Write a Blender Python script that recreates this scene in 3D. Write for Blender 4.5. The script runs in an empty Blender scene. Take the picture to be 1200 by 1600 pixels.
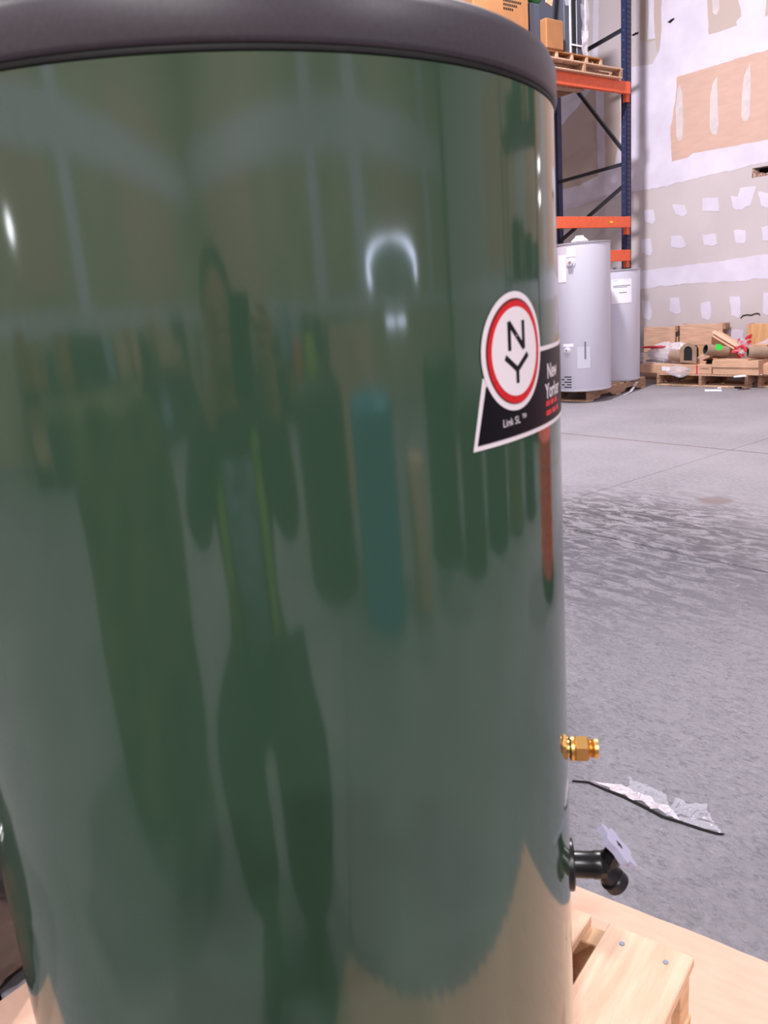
import bpy, bmesh, math, random
from mathutils import Vector, Matrix, noise
random.seed(7)
PI = math.pi
S = bpy.context.scene
COL = S.collection

# ------------------------------------------------------------------ camera
F = 1250.0                      # focal length in pixels of the 1200x1600 frame
H = 1.2                         # camera height
ROT = ((0.6081, 0.7901, -0.0770), (-0.1541, 0.2127, 0.9649), (-0.7787, 0.5749, -0.2511))   # right, up, forward
CR, CU, CF = (Vector(r).normalized() for r in ROT)
CU = (CU - CU.dot(CF)*CF).normalized(); CR = CF.cross(CU).normalized()
cd = bpy.data.cameras.new('camera'); cam = bpy.data.objects.new('camera', cd); COL.objects.link(cam)
cd.sensor_fit = 'VERTICAL'; cd.sensor_height = 36; cd.lens = 36*F/1600
cd.clip_start = 0.01; cd.clip_end = 100
cd.dof.use_dof = True; cd.dof.focus_distance = 5.0; cd.dof.aperture_fstop = 13
M = Matrix.Identity(4)
for i in range(3):
    M[i][0] = CR[i]; M[i][1] = CU[i]; M[i][2] = -CF[i]
M[2][3] = H
cam.matrix_world = M
S.camera = cam

# ------------------------------------------------------------------ world, exposure
w = bpy.data.worlds.new('world'); S.world = w; w.use_nodes = True
w.node_tree.nodes['Background'].inputs[0].default_value = (.5, .5, .55, 1)
w.node_tree.nodes['Background'].inputs[1].default_value = .3
S.view_settings.view_transform = 'Standard'; S.view_settings.look = 'None'
S.view_settings.gamma = 1; S.view_settings.use_curve_mapping = False
S.view_settings.exposure = 0.0
LAMP_COLOR = (1.0, .975, .995)
LAMP_WATTS = 1
LAMP_SPOTS = [(-4.8, 5.0, 520), (.6, 3.4, 170), (5.5, 3.6, 260), (-9.5, -3.0, 150), (-2.6, -3.6, 240), (2.2, -2.8, 330), (6.0, -3.5, 300)]   # x, y, watts

# ------------------------------------------------------------------ unprojection of points measured on the photo
def ray(x, y): return CR*((x-600)/F) - CU*((y-800)/F) + CF
O = Vector((0, 0, H))
def onz(x, y, z=0.0): d = ray(x, y); return O + d*((z-H)/d.z)
def ony(x, y, Y): d = ray(x, y); return O + d*(Y/d.y)
def onx(x, y, X): d = ray(x, y); return O + d*(X/d.x)

# ------------------------------------------------------------------ materials
def mat(name, col, rough=.6, metal=0, ior=1.45, alpha=1, trans=0, emit=None, coat=0, spec=None):
    m = bpy.data.materials.new(name); m.use_nodes = True
    b = m.node_tree.nodes['Principled BSDF']
    b.inputs['Base Color'].default_value = (*col, 1); b.inputs['Roughness'].default_value = rough
    b.inputs['Metallic'].default_value = metal; b.inputs['IOR'].default_value = ior
    b.inputs['Alpha'].default_value = alpha; b.inputs['Transmission Weight'].default_value = trans
    b.inputs['Coat Weight'].default_value = coat
    if emit: b.inputs['Emission Color'].default_value = (*emit[0], 1); b.inputs['Emission Strength'].default_value = emit[1]
    return m
def srgb(r, g, b):
    f = lambda c: (c/255/12.92) if c/255 < .04045 else ((c/255+.055)/1.055)**2.4
    return (f(r), f(g), f(b))
def vary(m, scale=8, amt=.25, stretch=(1, 1, 1), bump=0, bscale=60, col2=None, coord='Object', detail=5):
    """mottles a material's colour with noise and gives it fine relief"""
    nt = m.node_tree; N = nt.nodes; L = nt.links; b = N['Principled BSDF']
    tc = N.new('ShaderNodeTexCoord'); mp = N.new('ShaderNodeMapping'); mp.inputs['Scale'].default_value = stretch
    L.new(tc.outputs[coord], mp.inputs[0])
    nz = N.new('ShaderNodeTexNoise'); nz.inputs['Scale'].default_value = scale; nz.inputs['Detail'].default_value = detail
    L.new(mp.outputs[0], nz.inputs['Vector'])
    base = b.inputs['Base Color'].default_value[:3]
    c2 = col2 or tuple(c*(1-amt) for c in base); c1 = base if col2 else tuple(min(1, c*(1+amt*.6)) for c in base)
    rp = N.new('ShaderNodeValToRGB'); rp.color_ramp.elements[0].position = .35; rp.color_ramp.elements[1].position = .65
    rp.color_ramp.elements[0].color = (*c2, 1); rp.color_ramp.elements[1].color = (*c1, 1)
    L.new(nz.outputs['Fac'], rp.inputs[0]); L.new(rp.outputs[0], b.inputs['Base Color'])
    if bump:
        n2 = N.new('ShaderNodeTexNoise'); n2.inputs['Scale'].default_value = bscale; L.new(mp.outputs[0], n2.inputs['Vector'])
        bp = N.new('ShaderNodeBump'); bp.inputs['Strength'].default_value = bump; bp.inputs['Distance'].default_value = .01
        L.new(n2.outputs['Fac'], bp.inputs['Height']); L.new(bp.outputs[0], b.inputs['Normal'])
    return m

MT = {}
MT['green'] = mat('green_enamel', (.036, .074, .046), .08, ior=1.72)
def green_nodes():
    nt = MT['green'].node_tree; N = nt.nodes; L = nt.links; b = N['Principled BSDF']
    tc = N.new('ShaderNodeTexCoord'); mp = N.new('ShaderNodeMapping'); mp.inputs['Scale'].default_value = (1, 1, .25)
    L.new(tc.outputs['Object'], mp.inputs[0])
    nz = N.new('ShaderNodeTexNoise'); nz.inputs['Scale'].default_value = 5; nz.inputs['Detail'].default_value = 1
    L.new(mp.outputs[0], nz.inputs['Vector'])
    bp = N.new('ShaderNodeBump'); bp.inputs['Strength'].default_value = .10; bp.inputs['Distance'].default_value = .008
    L.new(nz.outputs['Fac'], bp.inputs['Height']); L.new(bp.outputs[0], b.inputs['Normal'])
green_nodes()
MT['lid'] = vary(mat('charcoal_plastic', srgb(66, 60, 68), .42), 300, .12)
MT['seam_shade'] = mat('black_seam_shade', (.006, .006, .007), .6)
MT['white_print'] = mat('white_print', srgb(238, 226, 232), .35)
MT['black_print'] = mat('black_print', srgb(16, 14, 22), .4, ior=1.25)
MT['red_print'] = vary(mat('red_print', srgb(215, 25, 35), .35), 400, .2)
MT['darkred_print'] = mat('dark_red_print', srgb(90, 16, 30), .35)
MT['brass'] = mat('brass', srgb(236, 184, 112), .34, 1)
MT['valve'] = mat('black_plastic', (.012, .011, .013), .3)
MT['valve_grey'] = mat('grey_plastic', srgb(176, 172, 196), .35)
MT['pine'] = vary(mat('fresh_pine', srgb(234, 198, 172), .6), 5, .14, (9, 1, 9), .2, 40, col2=srgb(216, 174, 146))
MT['pine_v'] = vary(mat('fresh_pine_edge', srgb(218, 176, 138), .65), 9, .2, (7, 1, 7), .15, 40)
MT['oldwood'] = vary(mat('weathered_wood', srgb(206, 168, 142), .75), 7, .3, (1, 6, 6), .2, 40)
MT['oldwood2'] = vary(mat('grey_weathered_wood', srgb(170, 134, 112), .8), 7, .35, (6, 1, 6), .2, 40)
MT['ply'] = vary(mat('pale_crate_board', srgb(218, 176, 152), .7), 5, .16, (1, 1, 9), .1, 40)
MT['ply2'] = vary(mat('amber_crate_board', srgb(220, 170, 124), .7), 4, .16, (5, 1, 1), .1, 40)
MT['card'] = vary(mat('cardboard', srgb(222, 181, 160), .8), 14, .06, (1, 4, 1), .06, 30)
MT['card2'] = vary(mat('brown_cardboard', srgb(210, 168, 140), .8), 6, .1, (1, 1, 3))
MT['cardorange'] = vary(mat('orange_cardboard', srgb(162, 110, 70), .8), 6, .1)
MT['pulp'] = vary(mat('grey_brown_pulp', srgb(164, 136, 118), .85), 12, .12, bump=.2, bscale=80)
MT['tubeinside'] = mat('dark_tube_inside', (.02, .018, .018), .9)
MT['heater'] = mat('pale_grey_enamel', srgb(212, 210, 226), .38)
MT['heater_rim'] = mat('grey_rim', srgb(168, 164, 174), .4)
MT['paper'] = mat('white_paper', srgb(246, 242, 252), .6)
MT['ink'] = mat('grey_ink', srgb(120, 118, 128), .6)
MT['tape'] = mat('tape_residue', srgb(200, 198, 214), .3)
MT['slot'] = mat('dark_slot', (.01, .01, .012), .8)
MT['orange'] = vary(mat('orange_rack_paint', srgb(232, 100, 62), .5), 20, .08)
MT['blue'] = vary(mat('navy_rack_paint', srgb(44, 50, 84), .4), 25, .15)
MT['bluedark'] = mat('dark_steel', srgb(42, 42, 50), .4)
MT['bolt'] = mat('zinc_bolt', srgb(128, 130, 150), .5, .3)
MT['yellow'] = mat('yellow_sticker', srgb(236, 206, 40), .5)
MT['charcoal'] = mat('charcoal_cabinet', srgb(74, 76, 90), .45)
MT['greencasing'] = mat('green_part', srgb(60, 140, 80), .4)
MT['film'] = mat('clear_film', srgb(235, 232, 245), .12, ior=1.5, alpha=.28)
MT['film_dense'] = mat('milky_film', srgb(238, 226, 236), .18, ior=1.5, alpha=.60)
MT['red_tape'] = mat('red_tape', srgb(206, 40, 60), .35)
MT['green_tag'] = mat('green_tag', srgb(70, 220, 80), .5)
MT['blackbag'] = mat('black_plastic_sack', (.035, .03, .035), .16, ior=1.7)
MT['mud'] = vary(mat('joint_compound', srgb(229, 222, 240), .75), 3, .05, col2=srgb(216, 208, 226))
MT['mudgrey'] = vary(mat('thin_joint_compound', srgb(214, 205, 214), .8), 4, .06)
MT['streak'] = vary(mat('scraped_compound', srgb(214, 202, 204), .8), 10, .08)
MT['brownpaper'] = vary(mat('brown_wall_paper', srgb(211, 176, 162), .85), 5, .05, (1, 1, 4))
MT['tan'] = mat('tan_paper', srgb(196, 178, 172), .85)
MT['drywall'] = vary(mat('drywall_paper', srgb(205, 194, 198), .85), 1.5, .05, bump=.05, bscale=20)
MT['drywall2'] = vary(mat('olive_drywall', srgb(196, 180, 160), .85), 1.2, .12)
MT['crack'] = mat('dark_void', (.02, .012, .01), .9)
MT['rust'] = vary(mat('broken_gypsum', srgb(200, 176, 164), .9), 60, .6, col2=srgb(110, 60, 50))
MT['ceil'] = mat('ceiling_panel', srgb(190, 190, 196), .9)
MT['lampbody'] = mat('lamp_housing', srgb(180, 180, 186), .5)
MT['lampglow'] = mat('lamp_lens', (1, 1, 1), .5, emit=((.93, .94, 1), 20))
MT['coolglow'] = mat('cool_glow_tube', (1, 1, 1), .5, emit=((.66, .74, 1), 13))
MT['bluetank'] = mat('blue_enamel', srgb(60, 150, 180), .4)
MT['darktank'] = mat('dark_tank', srgb(44, 56, 50), .5)
MT['olive'] = vary(mat('olive_canvas', srgb(136, 126, 90), .85), 7, .5, col2=srgb(74, 74, 54))
MT['redbin'] = mat('red_plastic', srgb(222, 74, 72), .5)
MT['skin'] = mat('skin', srgb(196, 142, 118), .55)
MT['trousers'] = mat('black_trousers', srgb(34, 36, 42), .85)
MT['shirt'] = vary(mat('blue_grey_shirt', srgb(150, 166, 190), .85), 14, .4, (1, 1, 3))
MT['jacket'] = mat('dark_jacket', srgb(48, 52, 44), .85)
MT['hivis'] = mat('lime_strip', srgb(190, 220, 60), .7)
MT['hair'] = mat('dark_hair', srgb(50, 36, 30), .8)
MT['shoe'] = mat('black_leather', (.02, .02, .02), .4)
MT['phone'] = mat('phone_black', (.015, .015, .018), .2)
MT['glass'] = mat('lens_glass', (.01, .01, .015), .02)

def concrete():
    m = mat('scuffed_concrete', srgb(186, 178, 190), .55)
    nt = m.node_tree; N = nt.nodes; L = nt.links; b = N['Principled BSDF']
    geo = N.new('ShaderNodeNewGeometry')
    def noise_(scale, detail=6, rough=.6, st=(1, 1, 1), dist=0, rz=0):
        mp = N.new('ShaderNodeMapping'); mp.inputs['Scale'].default_value = st; mp.inputs['Rotation'].default_value = (0, 0, rz)
        L.new(geo.outputs['Position'], mp.inputs[0])
        n = N.new('ShaderNodeTexNoise'); n.inputs['Scale'].default_value = scale; n.inputs['Detail'].default_value = detail
        n.inputs['Roughness'].default_value = rough; n.inputs['Distortion'].default_value = dist; L.new(mp.outputs[0], n.inputs['Vector']); return n.outputs['Fac']
    def ramp(fac, a, bb, ca=(0, 0, 0, 1), cb=(1, 1, 1, 1)):
        r = N.new('ShaderNodeValToRGB'); r.color_ramp.elements[0].position = a; r.color_ramp.elements[1].position = bb
        r.color_ramp.elements[0].color = ca; r.color_ramp.elements[1].color = cb; L.new(fac, r.inputs[0]); return r.outputs[0]
    def mix(fac, a, bb):
        x = N.new('ShaderNodeMix'); x.data_type = 'RGBA'
        if isinstance(fac, float): x.inputs[0].default_value = fac
        else: L.new(fac, x.inputs[0])
        for s, v in ((6, a), (7, bb)):
            if isinstance(v, tuple): x.inputs[s].default_value = v
            else: L.new(v, x.inputs[s])
        return x.outputs[2]
    def mul(a, bb):
        x = N.new('ShaderNodeMath'); x.operation = 'MULTIPLY'; L.new(a, x.inputs[0])
        if isinstance(bb, float): x.inputs[1].default_value = bb
        else: L.new(bb, x.inputs[1])
        return x.outputs[0]
    def blob(cx, cy, r, soft):     # mask round a spot, for worn, dirty zones and the dimmed near floor
        v = N.new('ShaderNodeVectorMath'); v.operation = 'DISTANCE'; L.new(geo.outputs['Position'], v.inputs[0]); v.inputs[1].default_value = (cx, cy, 0)
        mr = N.new('ShaderNodeMapRange'); mr.inputs[1].default_value = r; mr.inputs[2].default_value = r+soft; mr.inputs[3].default_value = 1; mr.inputs[4].default_value = 0
        L.new(v.outputs['Value'], mr.inputs[0]); return mr.outputs[0]
    base = ramp(noise_(1.3), .3, .7, (*srgb(128, 124, 130), 1), (*srgb(152, 146, 154), 1))
    fine = noise_(38, 8, .75)
    c = mix(ramp(fine, .45, .72), base, (*srgb(160, 155, 164), 1))
    # dark tyre scuffs and dirt, drawn out along the traffic direction
    scuff = ramp(noise_(7, 9, .75, (1, 2.6, 1), .9, .5), .44, .54)
    z1 = blob(-2.45, 2.95, .6, .8)
    c = mix(mul(mul(scuff, z1), .95), c, (*srgb(66, 62, 70), 1))
    z2 = blob(-1.55, 2.1, .9, .9)
    sc2 = ramp(noise_(24, 12, .85, (1, 2.2, 1), 1.6, -.4), .50, .58)
    c = mix(mul(mul(sc2, z2), .8), c, (*srgb(74, 71, 80), 1))
    c = mix(mul(z2, .40), c, (*srgb(98, 98, 108), 1))  # even darkening: the near floor's dimmer light put into the colour
    sc3 = ramp(noise_(5, 8, .7, (1, 4, 1), .6, .2), .62, .70)
    c = mix(mul(sc3, .35), c, (*srgb(112, 104, 116), 1))
    pale = ramp(noise_(30, 8, .75, (1, 3.5, 1), 2.0, .9), .60, .64)
    c = mix(mul(mul(pale, z2), .7), c, (*srgb(176, 172, 184), 1))
    sp = onz(1118, 782); st_ = blob(sp.x, sp.y, .02, .12)
    c = mix(mul(ramp(st_, .3, .6), .8), c, (*srgb(120, 104, 104), 1))
    sp = onz(1150, 850); st_ = blob(sp.x, sp.y, .0, .30)
    c = mix(mul(mul(st_, scuff), .7), c, (*srgb(90, 84, 92), 1))
    L.new(c, b.inputs['Base Color'])
    bp = N.new('ShaderNodeBump'); bp.inputs['Strength'].default_value = .5; bp.inputs['Distance'].default_value = .008
    L.new(fine, bp.inputs['Height']); L.new(bp.outputs[0], b.inputs['Normal'])
    return m
MT['concrete'] = concrete()

# ------------------------------------------------------------------ mesh helpers
def obj(name, bm, m, parent=None, smooth=False, loc=None, kind=None, label=None):
    me = bpy.data.meshes.new(name); bmesh.ops.recalc_face_normals(bm, faces=bm.faces[:]); bm.to_mesh(me); bm.free()
    for mm in (m if isinstance(m, (list, tuple)) else [m]): me.materials.append(mm)
    if smooth:
        for p in me.polygons: p.use_smooth = True
    o = bpy.data.objects.new(name, me); COL.objects.link(o)
    if parent: o.parent = parent
    if loc: o.location = loc
    if kind: o['kind'] = kind
    if label: o['label'] = label
    return o
def smooth_by_angle(o, ang=40):
    me = o.data
    for p in me.polygons: p.use_smooth = True
    me.set_sharp_from_angle(angle=math.radians(ang)); return o
def thing(name, label, cat, loc=(0, 0, 0), rz=0, group=None):
    o = bpy.data.objects.new(name, None); COL.objects.link(o); o.empty_display_size = .05
    o.location = loc; o.rotation_euler = (0, 0, rz); return tag(o, label, cat, group)
def tag(o, label, cat, group=None):
    o['label'] = label; o['category'] = cat
    if group: o['group'] = group
    return o
def BM(): return bmesh.new()
def box(bm, x0, x1, y0, y1, z0, z1, bev=0, mtx=None):
    r = bmesh.ops.create_cube(bm, size=1)
    vs = r['verts']
    for v in vs: v.co = Vector(((x0+x1)/2+v.co.x*(x1-x0), (y0+y1)/2+v.co.y*(y1-y0), (z0+z1)/2+v.co.z*(z1-z0)))
    if bev:
        es = list({e for v in vs for e in v.link_edges})
        rr = bmesh.ops.bevel(bm, geom=es, offset=bev, segments=1, affect='EDGES')
        vs = list({v for f in rr['faces'] for v in f.verts})
    if mtx is not None: bmesh.ops.transform(bm, matrix=mtx, verts=vs)
    return vs
def tube(bm, a, b, r, r2=None, seg=12, caps=True):
    a, b = Vector(a), Vector(b); d = b-a
    rr = bmesh.ops.create_cone(bm, cap_ends=caps, segments=seg, radius1=r, radius2=r if r2 is None else r2, depth=d.length)
    q = d.to_track_quat('Z', 'Y').to_matrix().to_4x4()
    bmesh.ops.transform(bm, matrix=Matrix.Translation((a+b)/2) @ q, verts=rr['verts']); return rr['verts']
def bar(bm, a, b, wx, wz, up=(0, 0, 1)):
    """rectangular bar from a to b; wx across, wz along up"""
    a, b = Vector(a), Vector(b); d = (b-a); L_ = d.length; d.normalize()
    s = d.cross(Vector(up)).normalized(); u = s.cross(d).normalized()
    m = Matrix(((s.x, d.x, u.x, 0), (s.y, d.y, u.y, 0), (s.z, d.z, u.z, 0), (0, 0, 0, 1)))
    m.translation = (a+b)/2
    return box(bm, -wx/2, wx/2, -L_/2, L_/2, -wz/2, wz/2, mtx=m)
def lathe(bm, prof, seg=48, mtx=None, a0=0, a1=2*PI):
    full = abs(a1-a0-2*PI) < 1e-6; n = seg if full else seg+1
    rings = []
    for r, z in prof:
        rings.append([bm.verts.new((r*math.cos(a0+(a1-a0)*i/seg), r*math.sin(a0+(a1-a0)*i/seg), z)) for i in range(n)])
    for k in range(len(rings)-1):
        for i in range(seg):
            j = (i+1) % n
            A, B, C_, D_ = rings[k][i], rings[k][j], rings[k+1][j], rings[k+1][i]
            try: bm.faces.new((A, B, C_, D_))
            except ValueError: pass
    vs = [v for r in rings for v in r]
    if mtx is not None: bmesh.ops.transform(bm, matrix=mtx, verts=vs)
    bmesh.ops.remove_doubles(bm, verts=vs, dist=1e-6)
def prism(bm, pts, d0, d1, f):
    """polygon pts in (u,v), extruded from depth d0 to d1, placed by f(u,v,d)"""
    a = [bm.verts.new(f(u, v, d0)) for u, v in pts]; b = [bm.verts.new(f(u, v, d1)) for u, v in pts]
    n = len(pts); bm.faces.new(a); bm.faces.new(b[::-1])
    for i in range(n): bm.faces.new((a[i], b[i], b[(i+1) % n], a[(i+1) % n]))
def rough_poly(pts, step=.03, amp=.006, seed=0):
    out = []; n = len(pts)
    for i in range(n):
        a, b = Vector(pts[i]), Vector(pts[(i+1) % n]); k = max(1, int((b-a).length/step))
        nn = Vector((-(b-a).y, (b-a).x)).normalized()
        for j in range(k):
            p = a.lerp(b, j/k)
            o_ = noise.noise(Vector((p.x*9+seed*3.1, p.y*9, seed)))*amp*1.6 + noise.noise(Vector((p.x*30, p.y*30, seed+5)))*amp
            out.append(tuple(p + nn*o_))
    return out
def crumple(bm, amp, freq, seed=0, nfac=(1, 1, 1)):
    for v in bm.verts:
        d = noise.noise_vector(v.co*freq+Vector((seed, seed*2, 0)))+noise.noise_vector(v.co*freq*2.7+Vector((0, seed, seed)))*.5
        v.co += Vector((d.x*nfac[0], d.y*nfac[1], d.z*nfac[2]))*amp
def sheet(bm, P00, P10, P11, P01, nu, nv):
    P00, P10, P11, P01 = map(Vector, (P00, P10, P11, P01)); g = []
    for j in range(nv+1):
        g.append([bm.verts.new(P00.lerp(P10, i/nu).lerp(P01.lerp(P11, i/nu), j/nv)) for i in range(nu+1)])
    for j in range(nv):
        for i in range(nu): bm.faces.new((g[j][i], g[j][i+1], g[j+1][i+1], g[j+1][i]))
def text_bm(txt, size, f, align='LEFT', bold=0):
    """lettering flattened to a mesh and placed by f(u,v)"""
    c = bpy.data.curves.new('lettering', 'FONT'); c.body = txt; c.size = size; c.align_x = align; c.offset = bold; c.resolution_u = 3
    t = bpy.data.objects.new('lettering', c); COL.objects.link(t)
    me = bpy.data.meshes.new_from_object(t.evaluated_get(bpy.context.evaluated_depsgraph_get()))
    bm = BM(); bm.from_mesh(me); bpy.data.objects.remove(t); bpy.data.curves.remove(c); bpy.data.meshes.remove(me)
    for v in bm.verts: v.co = f(v.co.x, v.co.y)
    return bm

# ================================================================== THE SETTING
WY = 9.15                      # plane of the drywall wall behind the rack
XE, XW, YS, ZC = 9.0, -15.0, -7.0, 7.5
def struct(name, bm, m): o = obj(name, bm, m); o['kind'] = 'structure'; return o
b = BM(); box(b, XW, XE, YS, WY, -.30, -.045); floor = struct('floor', b, MT['crack'])
xs = [XW, -9.1, -3.02, 3.0, XE]; ys = [YS, -3.4, .1, 3.12, 5.35, WY]
for i in range(len(xs)-1):
    for j in range(len(ys)-1):
        b = BM(); g = .0028; g2 = .006 if j in (3, 4) else .003
        y0 = ys[j]+(.013 if abs(ys[j]-5.35) < .01 else g2); y1 = ys[j+1]-(.013 if abs(ys[j+1]-5.35) < .01 else g2)
        box(b, xs[i]+g, xs[i+1]-g, y0, y1, -.045, 0, bev=.003)
        obj('concrete_slab', b, MT['concrete'], floor)
b = BM(); box(b, -9.1, 3, 5.340, 5.360, -.045, -.002); obj('joint_sealant', b, mat('rusty_sealant', srgb(112, 92, 88), .8), floor, label='rust-brown joint sealant')
b = BM(); box(b, XW-.2, XE+.2, YS-.2, WY+.2, ZC, ZC+.2); struct('ceiling', b, MT['ceil'])

# back wall with a real broken slot in it
hx0, hx1, hz0, hz1 = -5.02, -4.55, 2.235, 2.335
b = BM()
for a in ((XW-.2, hx0, 0, ZC), (hx1, XE+.2, 0, ZC), (hx0, hx1, 0, hz0), (hx0, hx1, hz1, ZC)):
    box(b, a[0], a[1], WY, WY+.16, a[2], a[3])
wall = struct('wall_back', b, MT['drywall'])
b = BM(); box(b, hx0-.05, hx1+.05, WY+.161, WY+.2, hz0-.05, hz1+.05); obj('wall_cavity', b, MT['crack'], wall, label='dark cavity inside the hole')
b = BM(); prism(b, rough_poly([(hx0, hz0-.02), (hx1, hz0-.01), (hx1, hz0+.035), (hx0+.15, hz0+.03), (hx0+.06, hz0+.06), (hx0+.02, hz1), (hx0, hz1)], .02, .012, 3), 0, .05, lambda u, v, d: Vector((u, WY+.005+d, v)))
obj('broken_gypsum', b, MT['rust'], wall, label='crumbled white and rust-brown gypsum edge of the hole')
def wallpoly(name, pix, m, th, step=.04, amp=.006, seed=0, label=None, parent=wall, base=0):
    pts = [(ony(x, y, WY).x, ony(x, y, WY).z) for x, y in pix]
    bb = BM(); prism(bb, rough_poly(pts, step, amp, seed), base-.001, th, lambda u, v, d: Vector((u, WY-d, v)))
    return obj(name, bb, m, parent, label=label)
def wallrect(name, pts, m, th, step=.05, amp=.01, seed=0, label=None):
    bb = BM(); prism(bb, rough_poly(pts, step, amp, seed), -.001, th, lambda u, v, d: Vector((u, WY-d, v)))
    return obj(name, bb, m, wall, label=label)
# horizontal and vertical taped joints and bare panels, as in the photo
wallpoly('joint_band', [(700, 470), (998, 452), (1080, 443), (1120, 441), (1200, 435), (1400, 420), (1400, 372), (1200, 398), (1120, 408), (1040, 419), (998, 424), (700, 445)], MT['mud'], .0022, seed=1, amp=.012)
wallpoly('joint_band', [(700, 372), (870, 330), (990, 299), (1010, 297), (1080, 281), (1130, 268), (1200, 252), (1460, 200), (1460, -300), (1200, -260), (1150, -240), (1110, -200), (1040, -120), (1034, 0), (1030, 80), (1020, 100), (985, 105), (880, 150), (700, 220)], MT['mud'], .0022, seed=2, amp=.012)
wallpoly('bare_panel', [(1050, 252), (1075, 246), (1082, 240), (1200, 218), (1460, 165), (1460, 10), (1200, 78), (1180, 83), (1165, 88), (1150, 92), (1105, 106), (1078, 115), (1058, 120), (1056, 150), (1050, 190), (1047, 200)], MT['brownpaper'], .0030, seed=3, amp=.006, label='bare brown paper drywall panel')
for k, pp in enumerate(([(1062, 131), (1066, 146), (1068, 195), (1066, 218), (1061, 221), (1057, 212), (1056, 170), (1059, 142)],
                        [(1121, 119), (1121, 145), (1123, 195), (1120, 210), (1113, 210), (1109, 200), (1110, 150), (1114, 130)],
                        [(1172, 98), (1173, 130), (1172, 180), (1168, 189), (1161, 189), (1158, 180), (1160, 140), (1163, 118)])):
    wallpoly('compound_streak', pp, MT['streak'], .0045, .02, .003, 10+k, label='pale compound streak on brown panel')
wallpoly('bare_panel', [(1108, 54), (1106, 20), (1104, -30), (1150, -50), (1152, -10), (1158, 25), (1150, 34), (1152, 40)], MT['tan'], .0030, seed=4, label='tan bare paper patch near the top')
wallpoly('bare_panel', [(1195, 26), (1198, 0), (1200, -20), (1300, -50), (1300, 0)], MT['tan'], .0030, seed=44)
wallpoly('compound_streak', [(1114, 20), (1112, -20), (1124, -20), (1124, 15), (1120, 24)], MT['streak'], .0045, .02, .003, 14)
wallpoly('bare_panel', [(1000, 62), (1000, -60), (1035, -60), (1033, 60), (1029, 82), (1026, 78), (1024, 62), (1010, 66)], MT['tan'], .0030, seed=5)
wallpoly('compound_streak', [(1012, 62), (1014, 20), (1013, -40), (1022, -40), (1022, 30), (1024, 60)], MT['mud'], .0045, .02, .003, 15)
wallpoly('bare_panel', [(860, 215), (905, 165), (930, 130), (968, 120), (970, 205), (960, 260), (905, 290), (860, 300)], MT['tan'], .0030, seed=6)
wallpoly('compound_streak', [(931, 125), (943, 120), (946, 275), (935, 278)], MT['mud'], .0045, .03, .004, 16)
wallpoly('joint_band', [(928, -40), (936, -40), (934, 110), (926, 110)], MT['mud'], .0045, .03, .006, 17)
rows = [[(1015, 338), (1063, 328), (1108, 321), (1154, 318), (1196, 312)], [(1012, 386), (1059, 378), (1109, 375), (1157, 370), (1201, 366)], [(1011, 485), (1055, 478), (1103, 486), (1150, 479), (1199, 475)]]
for r, row in enumerate(rows):
    for k, (x, y) in enumerate(row):
        wd = (9.5, 11, 12, 11, 10)[k] * (.8 if r == 2 else 1); hg = (12, 10, 10, 12, 12)[k] * (1.35 if r == 2 else .95)
        rnd = random.Random(r*9+k); j = lambda: rnd.uniform(-2, 2)
        wallpoly('compound_patch', [(x-wd+j(), y-hg+j()), (x+wd*.6+j(), y-hg-j()), (x+wd+j(), y+hg*.6+j()), (x+wd*.5, y+hg+j()), (x-wd*.8+j(), y+hg*.8+j())], MT['mud'], .0028, .03, .008, 20+r*5+k)
wallpoly('compound_patch', [(1157, 294), (1164, 292), (1182, 291), (1180, 300), (1172, 322), (1149, 326)], MT['mud'], .0030, .03, .006, 50)
wallpoly('compound_patch', [(1097, 310), (1122, 308), (1124, 330), (1100, 330)], MT['mud'], .0031, .03, .006, 51)
wallpoly('compound_patch', [(1138, 517), (1150, 514), (1162, 516), (1160, 545), (1140, 545)], MT['mud'], .0030, .03, .006, 52)
wallpoly('wall_gouge', [(1043, 35), (1049, 30), (1054, 28), (1054, 30), (1048, 36)], MT['crack'], .0055, .2, 0, label='small black gouge in white compound')
wallpoly('wall_gouge', [(987, 55), (993, 51), (998, 50), (997, 53), (990, 56)], MT['crack'], .0055, .2, 0, label='small black gouge beside the blue post')
bb = BM(); pts = [ony(x, y, WY) for x, y in ((1158, 497), (1161, 493), (1168, 491.5), (1174, 492.5), (1180, 490), (1185, 489.5), (1188, 492))]
for a, c in zip(pts, pts[1:]): tube(bb, a+Vector((0, -.006, 0)), c+Vector((0, -.006, 0)), .006, .005, 6)
obj('wall_crack', bb, MT['crack'], wall, label='wavy black crack line above the crates')
# long taped joints and bare panels going on beyond the frame (they show in the tank)
for k, (x0, x1) in enumerate(((-1.9, .3), (1.4, 4.4), (-4.5, -2.6))):
    wallrect('bare_panel', [(x0, 1.5), (x1, 1.5), (x1, 3.6), (x0, 3.6)], MT['brownpaper'], .004, seed=60+k)
wallrect('joint_band', [(-4.2, 1.1), (8.8, 1.1), (8.8, 1.4), (-4.2, 1.4)], MT['mud'], .0025, seed=66)

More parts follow.
